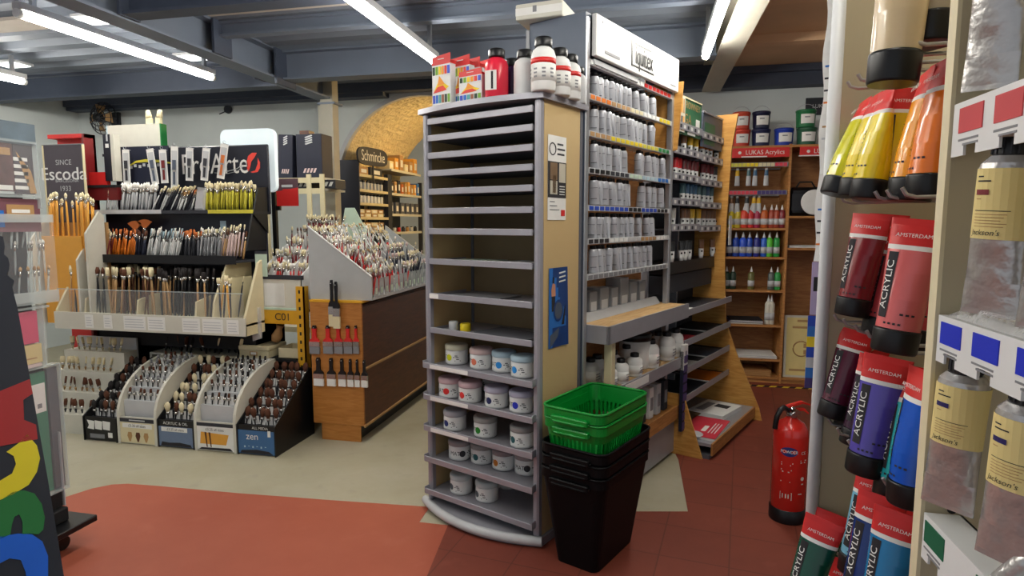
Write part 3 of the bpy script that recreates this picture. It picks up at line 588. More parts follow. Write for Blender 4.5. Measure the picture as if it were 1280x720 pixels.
for i, z in enumerate(g3z):
    for a, b in ((A0, A1), (A1, A2)):
        zz = z+(0 if a == A0 else -.01); mb = MB().box(-.2, -.004, a+.01, b-.01, zz-.03, zz-.022, 'unitdark').box(-.004, .004, a+.006, b-.006, zz-.036, zz+.01, 'unitgrey')
        for k in range(7): mb.box(.004, .005, a+.03+.065*k, a+.06+.065*k, zz-.026, zz-.004, 'charcoal' if k % 2 else 'paper')
        part('shelf', mb, g3)
c('hdrgreen', 52, 104, 72, rough=.45)
hb = part('header_board', MB().box(-.02, -.004, A0+.02, A1-.02, 2.07, 2.31, 'hdrgreen').box(-.02, .0, A0+.02, A1-.02, 2.30, 2.31, 'cream'), g3, 'green header board')
FR = frame((-.002, (A0+A1)/2, 2.19), (0, 1, 0), (1, 0, 0))
part('lettering', MB().text('ROWNEY', .062, FR @ T(.07, .07, 0), 'tan'), hb)
mb = MB().text('GA', .09, FR @ T(-.02, -.02, 0), 'tan')
mb.box(.13, .2, -.1, -.0, 0, .002, 'paper', FR); mb.box(-.02, .12, -.115, -.09, 0, .002, 'paper', FR)
part('lettering', mb, hb)
mb = MB().box(-.22, -.08, -.11, .115, 0, .003, 'offwhite', FR)
for i in range(4):
    for j in range(2): mb.box(-.21+.032*i, -.188+.032*i, -.10+.11*j, -.01+.11*j, .003, .004, ['tan', 'photobrown', 'charcoal', 'gold'][(i+j) % 4], FR)
part('notice', mb, hb, 'pale notice with rows of swatches')
part('header_board', MB().box(-.02, -.006, A1+.02, A2-.02, 2.03, 2.27, 'slate').box(-.006, -.004, A1+.06, A1+.28, 2.05, 2.2, 'hdrgreen').box(-.02, .0, A1+.02, A2-.02, 2.26, 2.272, 'unitgrey'), g3)
part('bottom_tray', MB().box(-.2, .30, A0, A2, .085, .105, 'unitgrey').box(.30, .312, A0, A2, .03, .108, 'shelfwood').box(-.2, .29, A0, A2, .0, .03, 'unitdark'), g3)
mz = [.93, .735, .55, .36]
for z in mz:
    part('magazine_shelf', MB().box(-.2, .10, A0+.01, A2-.01, z-.025, z-.015, 'charcoal').box(.10, .108, A0+.01, A2-.01, z-.03, z+.012, 'unitgrey'), g3)
part('drawer_row', MB().box(-.19, -.03, A0+.02, A2-.02, 1.16, 1.24, 'black').box(-.19, -.05, A0+.02, A2-.02, 1.03, 1.15, 'charcoal'), g3)
# standing tubes
tcols = dict(y=('tubeyellow', 214, 170, 40), o=('tubeorange', 206, 112, 40), r=('tubered', 198, 32, 40), d=('tubemaroon', 104, 30, 36), b=('tubeblue', 58, 96, 128), t=('tubeteal', 70, 104, 110), w=('tubewhite', 200, 198, 190), n=('tubebrown', 120, 84, 56), k=('tubeblack', 50, 52, 54))
TM = {}
def stand_tube(key):
    if key not in TM:
        n, *rgb = tcols[key]; c(n, *rgb, rough=.35)
        mb = MB().lathe([(.014, .0), (.0165, .02), (.0165, .022)], 12, 'white'); r0 = []
        nn = 12; rows = [[(rx*math.cos(2*PI*i/nn), ry*math.sin(2*PI*i/nn), z) for i in range(nn)] for rx, ry, z in ((.018, .018, .022), (.019, .017, .07), (.0195, .015, .0701), (.021, .007, .125), (.021, .0015, .135))]
        vs = [p for q in rows for p in q]
        for a in range(4):
            mb.add(vs[a*nn:(a+2)*nn], [(i, (i+1) % nn, nn+(i+1) % nn, nn+i) for i in range(nn)], 'white' if a < 1 else n, None, True)
        mb.box(-.008, .004, -.0185, -.0178, .045, .057, 'ink')
        TM[key] = (mb.mesh('upright_tube'), n)
    return TM[key]
CN = dict(y='yellow', o='orange', r='red', d='maroon', b='blue', t='teal', w='white', n='brown', k='dark grey')
rowsg = [(g3z[1], 'upper', [(853, 'n'), (861, 'y'), (868, 'y'), (876, 'o'), (881, 'o'), (886, 'o'), (894, 'k')]),
         (g3z[2], 'second', [(843, 'r'), (848, 'r'), (854, 'd'), (859, 'd'), (864, 'd'), (869, 'd'), (878, 'd'), (883, 'd'), (888, 'd'), (893, 'k')]),
         (g3z[3], 'third', [(853, 't'), (858, 'b'), (863, 'b'), (868, 'b'), (873, 't'), (879, 't'), (884, 'b'), (889, 't')]),
         (g3z[4], 'fourth', [(842, 'w'), (855, 'n'), (860, 'n'), (866, 'y'), (874, 'y'), (880, 'n'), (885, 'n'), (889, 'n'), (893, 'n'), (897, 'n')]),
         (1.245, 'lowest', [(842, 'k'), (854, 'k'), (859, 'k'), (864, 'k'), (879, 'n'), (893, 'n'), (897, 'k')])]
for z, rn, items in rowsg:
    for k, (px, key) in enumerate(items):
        p = gx_at(px, 230, -.04); me, n = stand_tube(key)
        solo('upright_tube', me, '%s tube, %s from left, %s tube shelf under the green header' % (CN[key], ORD[k], rn), 'paint tube', W(-.04, p.y, z-.021 if rn != 'lowest' else 1.241), GA+.5+rnd.uniform(-.3, .3), 'coloured tubes under the green header')
# magazines
def mag(w_, d_, h_, m, label, gx, gy, z, rz=0, extra=None, pages=True):
    mb = MB().box(-w_/2, w_/2, -d_/2, d_/2, 0, h_*.8, 'paper').box(-w_/2-.001, w_/2+.001, -d_/2-.001, d_/2+.001, h_*.8, h_, m)
    if extra: extra(mb, h_)
    return solo('magazine', mb, label, 'magazine', W(gx, gy, z), GA+math.radians(rz), 'magazines and pads on the gondola')
c('covpink', 214, 62, 78, rough=.3)
def ex1(mb, h_):
    mb.lathe([(.07, h_), (.07, h_+.001)], 20, 'lightgrey', T(-.03, -.19, 0)); mb.box(.0, .03, -.1, .02, h_, h_+.001, 'paper')
    for k in range(3): mb.box(.05+.02*k, .056+.02*k, -.12, .1, h_, h_+.001, 'paper')
mag(.24, .42, .02, 'covpink', 'pink magazine with a pale disc lying on the low tray nearest the aisle', .17, 1.76, .106, 4, ex1)
mag(.26, .34, .03, 'paper', 'white magazine at the back of the low tray', .10, 2.2, .106, -6, lambda mb, h_: mb.box(-.02, .08, .02, .1, h_, h_+.001, 'ink').box(-.1, -.04, -.12, .1, h_, h_+.001, 'grey'))
mag(.22, .3, .02, 'photobrown', 'brown covered pad beside the pink magazine on the low tray', -.06, 1.9, .106, 0)
for z, gy, m, tx in ((.93, 1.62, 'paper', 'white'), (.735, 1.66, 'covpink', 'red'), (.735, 2.2, 'charcoal', 'dark'), (.55, 1.7, 'lightgrey', 'grey and white'), (.55, 2.2, 'slate', 'slate grey'), (.36, 1.8, 'charcoal', 'dark'), (.36, 2.25, 'orange', 'orange')):
    mag(.24, .30, .012, m, '%s magazine on the %s magazine shelf under the tubes' % (tx, {.93: 'top', .735: 'second', .55: 'third', .36: 'lowest'}[z]), -.02, gy, z-.0145, rnd.uniform(-3, 3))
mb = MB().box(0, .02, -.035, .035, 0, .52, 'navy'); c('stripviolet', 66, 52, 110, rough=.4)
for k in range(8): mb.box(.02, .024, -.03, .03, .012+.062*k, .058+.062*k, 'stripviolet')
mb.box(.0, .022, -.035, .035, .40, .56, 'paper'); mb.box(.022, .023, -.01, .015, .44, .52, 'grey')
solo('clip_strip', mb, 'violet hanging strip of small packs at the left post of the magazine shelves', 'display strip', W(.11, 1.47, .17), GA)
solo('price_flag', MB().box(-.002, .002, -.03, .03, 0, .22, 'paper'), 'white paper tag hanging on the pine side panel edge', 'tag', W(.075, 2.485, 1.33), GA)
# ================================================================= BOOKCASE WITH RED HEADER
YL = 6.0; bk = thing('bookcase', 'pine bookcase with red header strips at the end of the aisle', 'bookcase', (.70, YL, 0))
XB = [0, .535, 1.10]; D = .36
for x in (-.018, .517, 1.10): part('upright', MB().box(x, x+.02, 0, D, 0, 2.20, 'shelfwood'), bk)
part('back_panel', MB().box(0, 1.1, D-.01, D, .05, 2.2, 'peg'), bk)
part('top_board', MB().box(-.018, 1.12, -.002, D, 2.17, 2.19, 'shelfwood'), bk)
for z, n in ((1.449, 0), (1.183, 0), (.876, 0), (.552, 0), (.231, 0), (.06, 0)): part('shelf', MB().box(.002, .517, .004, D-.01, z-.02, z, 'shelfwood'), bk)
for z in (1.558, 1.269, .06): part('shelf', MB().box(.537, 1.10, .004, D-.01, z-.02, z, 'shelfwood'), bk)
part('plinth', MB().box(0, 1.1, .02, .04, 0, .05, 'shelfwood'), bk)
for x0, x1, tx, off in ((.02, .515, 'LUKAS Acrylics', .04), (.60, 1.10, 'LUKAS', -.06)):
    h_ = part('header_strip', MB().box(x0, x1, -.012, -.002, 2.085, 2.17, 'red'), bk, 'red header strip')
    FR = frame(((x0+x1)/2+off, -.0125, 2.128), (1, 0, 0), (0, -1, 0)); q = MB().text(tx, .056, FR, 'paper', .001, .92)
    q.lathe([(.014, 0), (.014, .002)], 12, 'paper', FR @ T(-.215 if off > 0 else -.12, 0, 0)); q.box(-.2, .02, -.042, -.032, 0, .001, 'paper', FR)
    part('lettering', q, h_, 'white lettering')
for z, cl in ((2.02, ['brushyellow', 'yellow', 'cream', 'covpink']), (1.77, ['covpink', 'covpink', 'stripviolet', 'stripviolet'])):
    mb = MB().box(.01, .51, -.004, .01, z-.02, z+.02, 'grey')
    for k in range(14): mb.box(.015+.035*k, .045+.035*k, -.006, -.004, z-.016, z+.016, cl[k*4//14])
    part('rail', mb, bk); part('hook_row', MB().box(.03, .5, .30, .34, z-.02, z-.01, 'grey'), bk)
def at_l(px, py, off=.1): return aty(px, py, YL+off)
def tubhang(px, z, key, label):
    n = tcols[key][0]; c(n, *tcols[key][1:])
    p = at_l(px, 240, .05); t = MB().lathe([(.012, 0), (.013, -.02)], 10, 'white')
    rows = [[(rx*math.cos(2*PI*i/10), ry*math.sin(2*PI*i/10), zz) for i in range(10)] for rx, ry, zz in ((.016, .016, -.02), (.02, .016, -.07), (.02, .014, -.0701), (.024, .002, -.16))]
    vs = [p_ for q in rows for p_ in q]
    for a in range(3): t.add(vs[a*10:(a+2)*10], [(i, (i+1) % 10, 10+(i+1) % 10, 10+i)[::-1] for i in range(10)], n if a == 0 else 'white' if a == 1 else 'lightgrey', None, True)
    solo('paint_tube', t, label, 'paint tube', (p.x, YL+.05, z), rnd.uniform(-.3, .3), 'hanging tubes in the pine bookcase')
for k, (px, key) in enumerate(((921, 'y'), (935, 't'), (943, 'b'), (957, 'b'))): tubhang(px, 1.995, key, '%s topped tube, %s from left, upper hanging row of the bookcase' % (CN[key], ORD[k]))
for k, (px, key) in enumerate(((915, 'n'), (922, 'k'), (934, 'k'), (943, 'y'), (949, 'y'))): tubhang(px, 1.745, key, '%s topped tube, %s from left, lower hanging row of the bookcase' % (CN[key], ORD[k]))
BM = {}
def squeeze(px, z, nm, rgb, label, h=.185, r=.029):
    k = (nm, h, r)
    if k not in BM:
        c(nm, *rgb, rough=.3)
        BM[k] = (MB().lathe([(r*.92, 0), (r, .006), (r, h*.72), (r*.7, h*.8), (r*.4, h*.82)], 16, nm), MB().lathe([(r+.0005, h*.15), (r+.0006, h*.42)], 16, 'lightgrey'), MB().lathe([(r*.42, h*.81), (r*.42, h*.86), (r*.15, h*1.0), (r*.08, h*1.06)], 12, 'white'))
        BM[k] = [b.mesh(n) for b, n in zip(BM[k], ('body', 'label', 'nozzle'))]
    p = at_l(px, 300, .07); t = thing('squeeze_bottle', label, 'bottle', (p.x, YL+.07, z+.001), None, 'nozzle bottles in the pine bookcase')
    for n, b in zip(('body', 'label', 'nozzle'), BM[k]): part(n, b, t)
r1 = [(913, 'sq_yellow', (216, 196, 40), 'yellow'), (921, 'sq_olive', (206, 186, 60), 'olive yellow'), (929, 'sq_red', (216, 70, 50), 'orange red'), (937, 'sq_scarlet', (206, 56, 56), 'scarlet'), (945, 'sq_magenta', (168, 44, 80), 'magenta'), (954, 'sq_rust', (190, 92, 40), 'rust orange'), (963, 'sq_brick', (160, 66, 46), 'brick red'), (969, 'sq_brick', (160, 66, 46), 'brick red'), (976, 'sq_wine', (122, 40, 50), 'wine red')]
r2 = [(912, 'sq_navy', (26, 34, 80), 'navy'), (920, 'sq_blue', (36, 74, 176), 'blue'), (929, 'sq_bright', (40, 84, 210), 'bright blue'), (937, 'sq_blue', (36, 74, 176), 'blue'), (946, 'sq_indigo', (44, 48, 136), 'indigo'), (955, 'sq_azure', (44, 96, 200), 'azure'), (962, 'sq_lime', (96, 196, 60), 'lime green'), (971, 'sq_green', (40, 150, 70), 'green')]
r3 = [(910, 'sq_moss', (40, 70, 50), 'dark moss'), (918, 'sq_fir', (46, 66, 54), 'dark fir green'), (941, 'sq_ochre', (110, 108, 60), 'dull ochre'), (966, 'sq_grey', (88, 96, 92), 'grey'), (974, 'sq_green', (40, 150, 70), 'green')]
for z, rw, nm in ((1.449, r1, 'upper'), (1.183, r2, 'middle'), (.876, r3, 'lower')):
    for k, (px, n, rgb, tx) in enumerate(rw): squeeze(px, z, n, rgb, '%s nozzle bottle, %s from left, %s bottle shelf of the bookcase' % (tx, ORD[k], nm), .215 if (rw is r2) else .20, .034 if px in (929, 954) else .029)
for k, px in enumerate((964, 968)): squeeze(px, .552, 'offwhite', (205, 203, 190), 'white nozzle bottle, %s of the pair on the shelf above the papers' % ('left' if k == 0 else 'right'), .26, .03)
def stack(x0, x1, y0, y1, z, n, label, cols_, dz=.006):
    mb = MB()
    for k in range(n): mb.box(x0+rnd.uniform(-.01, .01), x1+rnd.uniform(-.01, .01), y0, y1, z+dz*k, z+dz*(k+.85), cols_[k % len(cols_)])
    return solo('paper_stack', mb, label, 'paper stack', group='paper stacks in the pine bookcase')
stack(.77, 1.06, 6.03, 6.3, .554, 6, 'stack of pads with blue edge on the shelf above the papers', ['paper', 'ink', 'paper', 'stripviolet'])
stack(.80, 1.19, 6.02, 6.3, .233, 5, 'loose white papers on the low shelf of the bookcase', ['paper', 'lightgrey'])
stack(.78, 1.15, 6.03, 6.3, .062, 9, 'brown cartons flat at the bottom of the bookcase', ['kraft', 'tan'])
stack(1.26, 1.56, 6.02, 6.3, 1.271, 3, 'white sheets on the right hand bay shelf', ['paper', 'lightgrey'])
mb = MB().cbox(-.15, .15, -.08, .08, 0, .26, 'black', .03); mb.box(-.13, .13, -.085, -.08, .05, .2, 'charcoal'); mb.tube([(-.08, 0, .26), (-.05, 0, .31), (.05, 0, .31), (.08, 0, .26)], .008, 'black')
solo('tool_bag', mb, 'black zipped bag on the right hand shelf of the bookcase', 'bag', (1.40, 6.16, 1.559))
mb = MB().lathe([(.055, 0), (.10, 0), (.10, .012), (.055, .012), (.055, 0)], 30, 'yellow', R(90, 'X')).lathe([(.10, 0), (.112, 0), (.112, .014), (.10, .014)], 30, 'white', R(90, 'X')).lathe([(.03, .002), (.055, .002), (.055, .01)], 24, 'lightgrey', R(90, 'X'))
solo('round_tag', mb, 'round yellow and white hanging disc in front of the black bag', 'disc', (1.44, 5.99, 1.68))
mb = MB().box(-.17, .17, 0, .02, 0, .58, 'offwhite').box(-.15, .15, -.002, 0, .02, .56, 'labelcream')
for z, w_ in ((.52, .06), (.46, .1), (.06, .12)): mb.box(-w_, w_, -.003, -.002, z, z+.02, 'tan')
mb.tube([(.07*math.cos(a*PI/10)-.02, -.003, .27+.07*math.sin(a*PI/10)) for a in range(20)], .006, 'tan', 4, closed=True); mb.box(.0, .07, -.004, -.002, .22, .26, 'tan'); mb.box(.0, .07, -.004, -.002, .28, .32, 'tan')
solo('wrapped_pad', mb, 'large cream printed pad standing in the right bay of the bookcase', 'pad', (1.43, 6.05, .061), (-.06, 0, 0))
# paint tubs on top
def tub(px0, px1, ybot, z, rgb, label, back=.1):
    n = 'tub_%d_%d_%d' % rgb; c(n, *rgb, rough=.35); a, b = at_l(px0, ybot, back), at_l(px1, ybot, back); r = abs(b.x-a.x)/2*.97; h = .155
    t = thing('paint_tub', label, 'tub', ((a.x+b.x)/2, YL+back, z), None, 'paint tubs on top of the bookcase')
    part('body', MB().lathe([(r*.86, 0), (r*.88, .005), (r*.96, h*.86), (r*.9, h*.9)], 26, n), t); part('lid', MB().lathe([(r*.98, h*.86), (r, h*.88), (r, h*.97), (r*.93, h)], 26, n), t)
    mb = MB(); k = 10
    for i in range(k):
        q0, q1 = -2.25+1.45*i/k, -2.25+1.45*(i+1)/k; rr = r*.945
        mb.quad((rr*math.cos(q0), rr*math.sin(q0), h*.2), (rr*math.cos(q1), rr*math.sin(q1), h*.2), ((rr+.004)*math.cos(q1), (rr+.004)*math.sin(q1), h*.72), ((rr+.004)*math.cos(q0), (rr+.004)*math.sin(q0), h*.72), 'paper')
    mb.box(-r*.3, r*.2, -r-.001, -r*.97, h*.52, h*.58, 'grey'); part('label', mb, t)
    part('handle', MB().tube([(r*math.cos(a_), -r*.35*math.sin(a_)*.6, h*.9-.10*math.sin(a_)*.5 if False else h*.84+.075*math.sin(a_)) for a_ in [PI*q/10 for q in range(11)]], .0025, 'steel', 5), t)
TT = 2.191
tub(914, 938, 184, TT, (200, 66, 50), 'lower of two red paint tubs on the bookcase'); tub(914, 938, 162, TT+.157, (206, 78, 56), 'upper of two red paint tubs on the bookcase')
tub(938, 963, 184, TT, (30, 36, 74), 'lower of two navy paint tubs on the bookcase'); tub(939, 963, 162, TT+.157, (26, 30, 60), 'upper of two navy paint tubs on the bookcase')
tub(966, 992, 184, TT, (34, 60, 160), 'single blue paint tub on the bookcase'); tub(994, 1021, 184, TT, (44, 90, 66), 'lower of two green paint tubs on the bookcase'); tub(993, 1020, 162, TT+.157, (36, 110, 66), 'upper of two green paint tubs on the bookcase')
solo('wall_sign', MB().box(-.13, .13, -.02, 0, 0, .16, 'charcoal').text('LUKAS', .05, frame((0, -.0205, .08), (1, 0, 0), (0, -1, 0)), 'lightgrey'), 'small dark sign on the wall above the green tubs', 'sign', (1.57, YB-.001, 2.52))
mb = MB()
for k in range(16): mb.prism([(k*.055, 0), (k*.055+.055, 0), (k*.055+.085, .05), (k*.055+.03, .05)], 0, .002, 'yellow' if k % 2 else 'matblack')
solo('hazard_tape', mb, 'yellow and black hazard tape on the floor before the bookcase', 'tape', (.72, 5.86, .0022))
# ================================================================= EXTINGUISHER
p = atz(985, 657, 0); ex = thing('fire_extinguisher', 'red fire extinguisher standing on the red floor by the right hand bay', 'extinguisher', (p.x+.01, p.y+.08, .002), math.radians(20))
r = .083
part('cylinder', MB().lathe([(r*.9, .06), (r, .07), (r, .44), (r*.94, .475), (r*.72, .505), (r*.38, .522), (r*.3, .53)], 30, 'extred'), ex)
part('foot_ring', MB().lathe([(r+.002, 0), (r+.004, .01), (r+.004, .068), (r*.95, .075)], 30, 'black'), ex, 'black foot ring')
v = part('valve', MB().lathe([(.024, .528), (.026, .55), (.016, .56), (.016, .585)], 14, 'chrome').box(-.014, .014, -.05, .02, .556, .575, 'chrome'), ex, 'chrome valve')
part('lever', MB().prism([(-.05, .585), (.05, .61), (.09, .595), (.09, .588), (.05, .598), (-.05, .575)], -.01, .01, 'extred', R(90, 'X')).prism([(-.02, .568), (.06, .575), (.085, .55), (.085, .543), (.055, .562), (-.02, .56)], -.01, .01, 'extred', R(90, 'X')), v, 'red lever')
part('hose', MB().tube([(-.02, 0, .565), (-.05, -.01, .585), (-.075, -.02, .575), (-.092, -.02, .54), (-.096, -.015, .48)], .013, 'black', 8), ex, 'black hose')
part('gauge', MB().lathe([(.015, 0), (.017, .006), (.013, .01)], 14, 'chrome', T(-.012, -.03, .55) @ R(90, 'X')), v)
mb = MB()
def ext(s, z, lf=.0008): return ((r+lf)*math.sin(s/r), -(r+lf)*math.cos(s/r), z)
ring = [ext(.040*math.cos(q*PI/12)-.05, .375+.024*math.sin(q*PI/12)) for q in range(24)]; c('extblue', 30, 46, 110, rough=.3)
mb.add([ext(-.05, .375, .0016)]+ring, [(0, 1+q, 1+(q+1) % 24) for q in range(24)], 'extblue')
vs, fs = text_geo('POWDER', .022); mb.add([ext(a[0]*.85-.05, a[1]+.375, .003) for a in vs], fs, 'paper')
vs, fs = text_geo('CE', .022); mb.add([ext(a[0]+.02, a[1]+.37, .001) for a in vs], fs, 'offwhite')
for s0, s1, z in ((-.085, -.03, .315), (-.085, -.04, .305), (-.085, -.035, .28), (-.08, -.045, .27), (.005, .04, .33), (.005, .035, .32), (-.085, -.04, .22), (.015, .027, .21), (.0, .02, .16)):
    mb.quad(ext(s0, z), ext(s1, z), ext(s1, z+.005), ext(s0, z+.005), 'offwhite')
mb.add([ext(.02, .25, .001)]+[ext(.02+.010*math.cos(q*PI/6), .24+.010*math.sin(q*PI/6), .001) for q in range(12)], [(0, 1+q, 1+(q+1) % 12) for q in range(12)], 'offwhite')
for s0, s1, z0, z1 in ((-.085, -.03, .13, .133), (-.085, -.03, .165, .168), (-.085, -.082, .13, .168), (-.033, -.03, .13, .168), (-.075, -.07, .138, .16), (-.06, -.055, .138, .16), (-.048, -.043, .138, .16)): mb.quad(ext(s0, z0), ext(s1, z0), ext(s1, z1), ext(s0, z1), 'offwhite')
part('print', mb, ex, 'white printing and a blue badge')
# ================================================================= BASKET STACK
def rrect(cx, cy, w_, l, r_, n=5):
    o = []
    for sx, sy, a0 in ((1, -1, -90), (1, 1, 0), (-1, 1, 90), (-1, -1, 180)):
        for i in range(n+1):
            a = math.radians(a0+90*i/n); o.append((cx+sx*(w_/2-r_)+r_*math.cos(a), cy+sy*(l/2-r_)+r_*math.sin(a)))
    return o
def dense(pts, step=.012):
    o = []
    for i, a in enumerate(pts):
        b = pts[(i+1) % len(pts)]; d = math.dist(a, b); k = max(1, int(round(d/step)))
        o += [(a[0]+(b[0]-a[0])*j/k, a[1]+(b[1]-a[1])*j/k) for j in range(k)]
    return o
def basket(h, wr, lr, wb, lb_, m, slots):
    top = dense(rrect(0, 0, wr, lr, .045)); n = len(top)
    def ring(z, off=0):
        t_ = z/h; return [(x*((wb+(wr-wb)*t_)/wr)+0, y*((lb_+(lr-lb_)*t_)/lr), z) for x, y in top]
    levels = [0, .02, h*.62, h*.66, h] if slots else [0, .02, h*.5, h*.86, h]
    mb = MB(); rings = [ring(z) for z in levels]; vs = [p_ for q in rings for p_ in q]
    fs = []
    for a in range(len(levels)-1):
        for i in range(n):
            if slots and a == 1 and i % 2: continue
            if slots and a == 0 and False: continue
            fs.append((a*n+i, a*n+(i+1) % n, (a+1)*n+(i+1) % n, (a+1)*n+i))
    mb.add(vs, fs, m, None, False)
    me = mb; bot = MB().add([(x, y, 0.002) for x, y, z in ring(0)], [tuple(range(n))], m)
    rim = MB().tube([(x*1.012, y*1.012, h) for x, y in top], .006, m, 6, closed=True); rim.tube([(x*1.02, y*1.02, h-.035) for x, y, z in ring(h-.035)], .0035, m, 5, closed=True)
    lip = [(x*1.02, y*1.02) for x, y in top]
    vs = [(x, y, h-.001) for x, y in lip]+[(x*1.0, y*1.0, h-.04) for x, y in lip]; rim.add(vs, [(i, (i+1) % n, n+(i+1) % n, n+i)[::-1] for i in range(n)], m)
    g = MB(); y0 = -lr/2
    g.cbox(-wr*.30, wr*.30, y0-.022, y0+.004, h-.055, h-.028, m, .004); g.tube([(-wr*.30, y0-.004, h-.045), (-wr*.24, y0-.022, h-.05), (wr*.24, y0-.022, h-.05), (wr*.30, y0-.004, h-.045)], .006, m, 6)
    return me, bot, rim, g
def mkbasket(z, args, label, loc):
    t = thing('shopping_basket', label, 'basket', W(loc[0], loc[1], z), GA, 'stack of shopping baskets')
    a, b, r_, g = basket(*args); o = part('wall', a, t); md = o.modifiers.new('thick', 'SOLIDIFY'); md.thickness = .003; md.offset = 1
    part('bottom', b, t); part('rim', r_, t); part('grip', g, t); return t
BL = (.222, .125)
kb = mkbasket(.003, (.44, .315, .47, .20, .36, 'basketblack', False), 'lowest of three nested black baskets standing on the floor', BL)
dup(kb, W(BL[0]+.002, BL[1], .058), None, 'middle of three nested black baskets'); dup(kb, W(BL[0]+.004, BL[1], .113), None, 'topmost black basket holding the green ones')
gb = mkbasket(.462, (.205, .295, .455, .235, .39, 'basketgreen', True), 'lower of two green slotted baskets in the stack', BL)
dup(gb, W(BL[0]-.002, BL[1]-.004, .512), None, 'topmost green slotted basket of the stack')
# ================================================================= RIGHT HAND WALL BAY (close to the camera)
XF, YD, YF, XK = .367, .90, 1.36, .76
bay = thing('wall_bay', 'cream metal display bay with wire hooks close on the right', 'display bay', (XF, YD, 0))
def L_(x, y, z): return (x-XF, y-YD, z)
part('divider_panel', MB().box(.003, XK-XF, -.010, .010, 0, 2.3, 'bayface').box(-.001, .004, -.0105, .0105, 0, 2.3, 'bayedge'), bay, 'cream upright divider panel')
mb = MB().box(.0, XK-XF, YF-YD, YF-YD+.016, 0, 2.3, 'bayface')
for k in range(30):
    for x in (.09, .25): mb.lathe([(.0035, 0), (.0035, .0006)], 8, 'black', T(x, YF-YD-.0005, .55+.05*k) @ R(90, 'X'))
part('end_panel', mb, bay)
part('end_tube', MB().lathe([(.0125, 0), (.0125, 2.3)], 14, 'lightgrey', T(-.012, YF-YD+.004, 0)), bay, 'pale round edge tube')
part('back_panel', MB().box(XK-XF, XK-XF+.015, -.9, YF-YD+.016, 0, 2.3, 'bayface'), bay)
part('floor_shelf', MB().box(.0, XK-XF, -.9, YF-YD, .1, .13, 'bayface').box(0, .012, -.9, YF-YD, 0, .1, 'bayface'), bay)
mb = MB()
for p in ((1190, 637), (1237, 640)):
    q = aty(*p, YD-.0105); mb.lathe([(.006, 0), (.006, .0008)], 12, 'black', T(*L_(q.x, YD-.0103, q.z)) @ R(90, 'X'))
part('pin_holes', mb, bay, 'dark shelf pin holes')
hy = [atx(*p, .372).y for p in ((1042, 120), (1052, 118), (1063, 112), (1076, 106), (1092, 98), (1108, 91), (1124, 80), (1145, 62))]
hz = [atx(1060, 113, .372).z, atx(1035, 256, .372).z, atx(1031, 394, .372).z, atx(1024, 515, .372).z, atx(1018, 650, .372).z]
for z in hz:
    for y in hy:
        part('hook', MB().tube([L_(.366, y, z+.014), L_(.372, y, z+.004), L_(.385, y, z), L_(XK, y, z+.008)], .0032, 'steel', 6), bay, 'steel wire hook')
def acryl(body, L=.185, wide=1.12, labeltext=True, textcol='paper', strip='ink', hdr='red', lightband='paper'):
    n = 22; prof = [(0, .030, .0010), (.05, .0295, .0028), (.14, .0285, .0075), (.20, .028, .010), (.2001, .0281, .0101), (.235, .0277, .0116), (.2351, .0278, .0117), (.4, .0265, .0165), (.6, .0252, .0215), (.82, .0243, .024)]
    def half(t):
        for (a, w0, d0), (b, w1, d1) in zip(prof, prof[1:]):
            if a <= t <= b+1e-9: k = (t-a)/max(b-a, 1e-9); return (w0+(w1-w0)*k)*wide, (d0+(d1-d0)*k)*wide
        return .0243*wide, .024*wide
    def sf(th, t, lf=0): w_, d_ = half(t); return ((w_+lf)*math.sin(th), -(d_+lf)*math.cos(th), -t*L)
    mb = MB(); hd = MB()
    for (t0, _, _), (t1, _, _) in zip(prof, prof[1:]):
        if t1-t0 < .001: continue
        tgt = hd if t1 <= .236 else mb; m = hdr if t1 <= .2001 else lightband if t1 <= .236 else body
        st = max(1, int((t1-t0)/.1))
        for q in range(st):
            a, b = t0+(t1-t0)*q/st, t0+(t1-t0)*(q+1)/st
            vs = [sf(2*PI*i/n, a+1e-6) for i in range(n)]+[sf(2*PI*i/n, b) for i in range(n)]
            tgt.add(vs, [(i, n+i, n+(i+1) % n, (i+1) % n) for i in range(n)], m, None, True)
    hd.add([sf(2*PI*i/n, 0) for i in range(n)], [tuple(range(n))], hdr)
    hd.text('AMSTERDAM', .0075, MX.Translation((0, -.0105, -.13*L)) @ R(80, 'X'), 'paper', .0015)
    r = .0243*wide; cp = MB().lathe([(r*1.06, -.825*L), (r*1.07, -.84*L), (r*1.04, -.985*L), (r*.98, -L)], 22, 'black')
    lb = MB()
    if labeltext:
        sw = .0072; ts = .0150; tc = .50
        if strip:
            k = 10; ln = .245
            for i in range(k):
                a, b = tc-ln+2*ln*i/k, tc-ln+2*ln*(i+1)/k
                for q in range(3):
                    s0, s1 = -.72-.27+.54*q/3, -.72-.27+.54*(q+1)/3
                    lb.quad(sf(s0, a, .0005), sf(s0, b, .0005), sf(s1, b, .0005), sf(s1, a, .0005), strip)
        vs, fs = text_geo('ACRYLIC', ts); lb.add([sf(-.72-v[1]/(.027), tc-v[0]*1.12/L, .0013) for v in vs], fs, textcol)
        for q in range(3): lb.quad(sf(.15+.25*q, .70, .0006), sf(.30+.25*q, .70, .0006), sf(.30+.25*q, .715, .0006), sf(.15+.25*q, .715, .0006), 'ink')
        for q in range(4): lb.quad(sf(-.5+.22*q, .775, .0006), sf(-.38+.22*q, .775, .0006), sf(-.38+.22*q, .79, .0006), sf(-.5+.22*q, .79, .0006), 'ink')
    return [('body', mb, None), ('header', hd, 'red printed tube end'), ('cap', cp, 'black screw cap'), ('label', lb, None)]
AC = {}
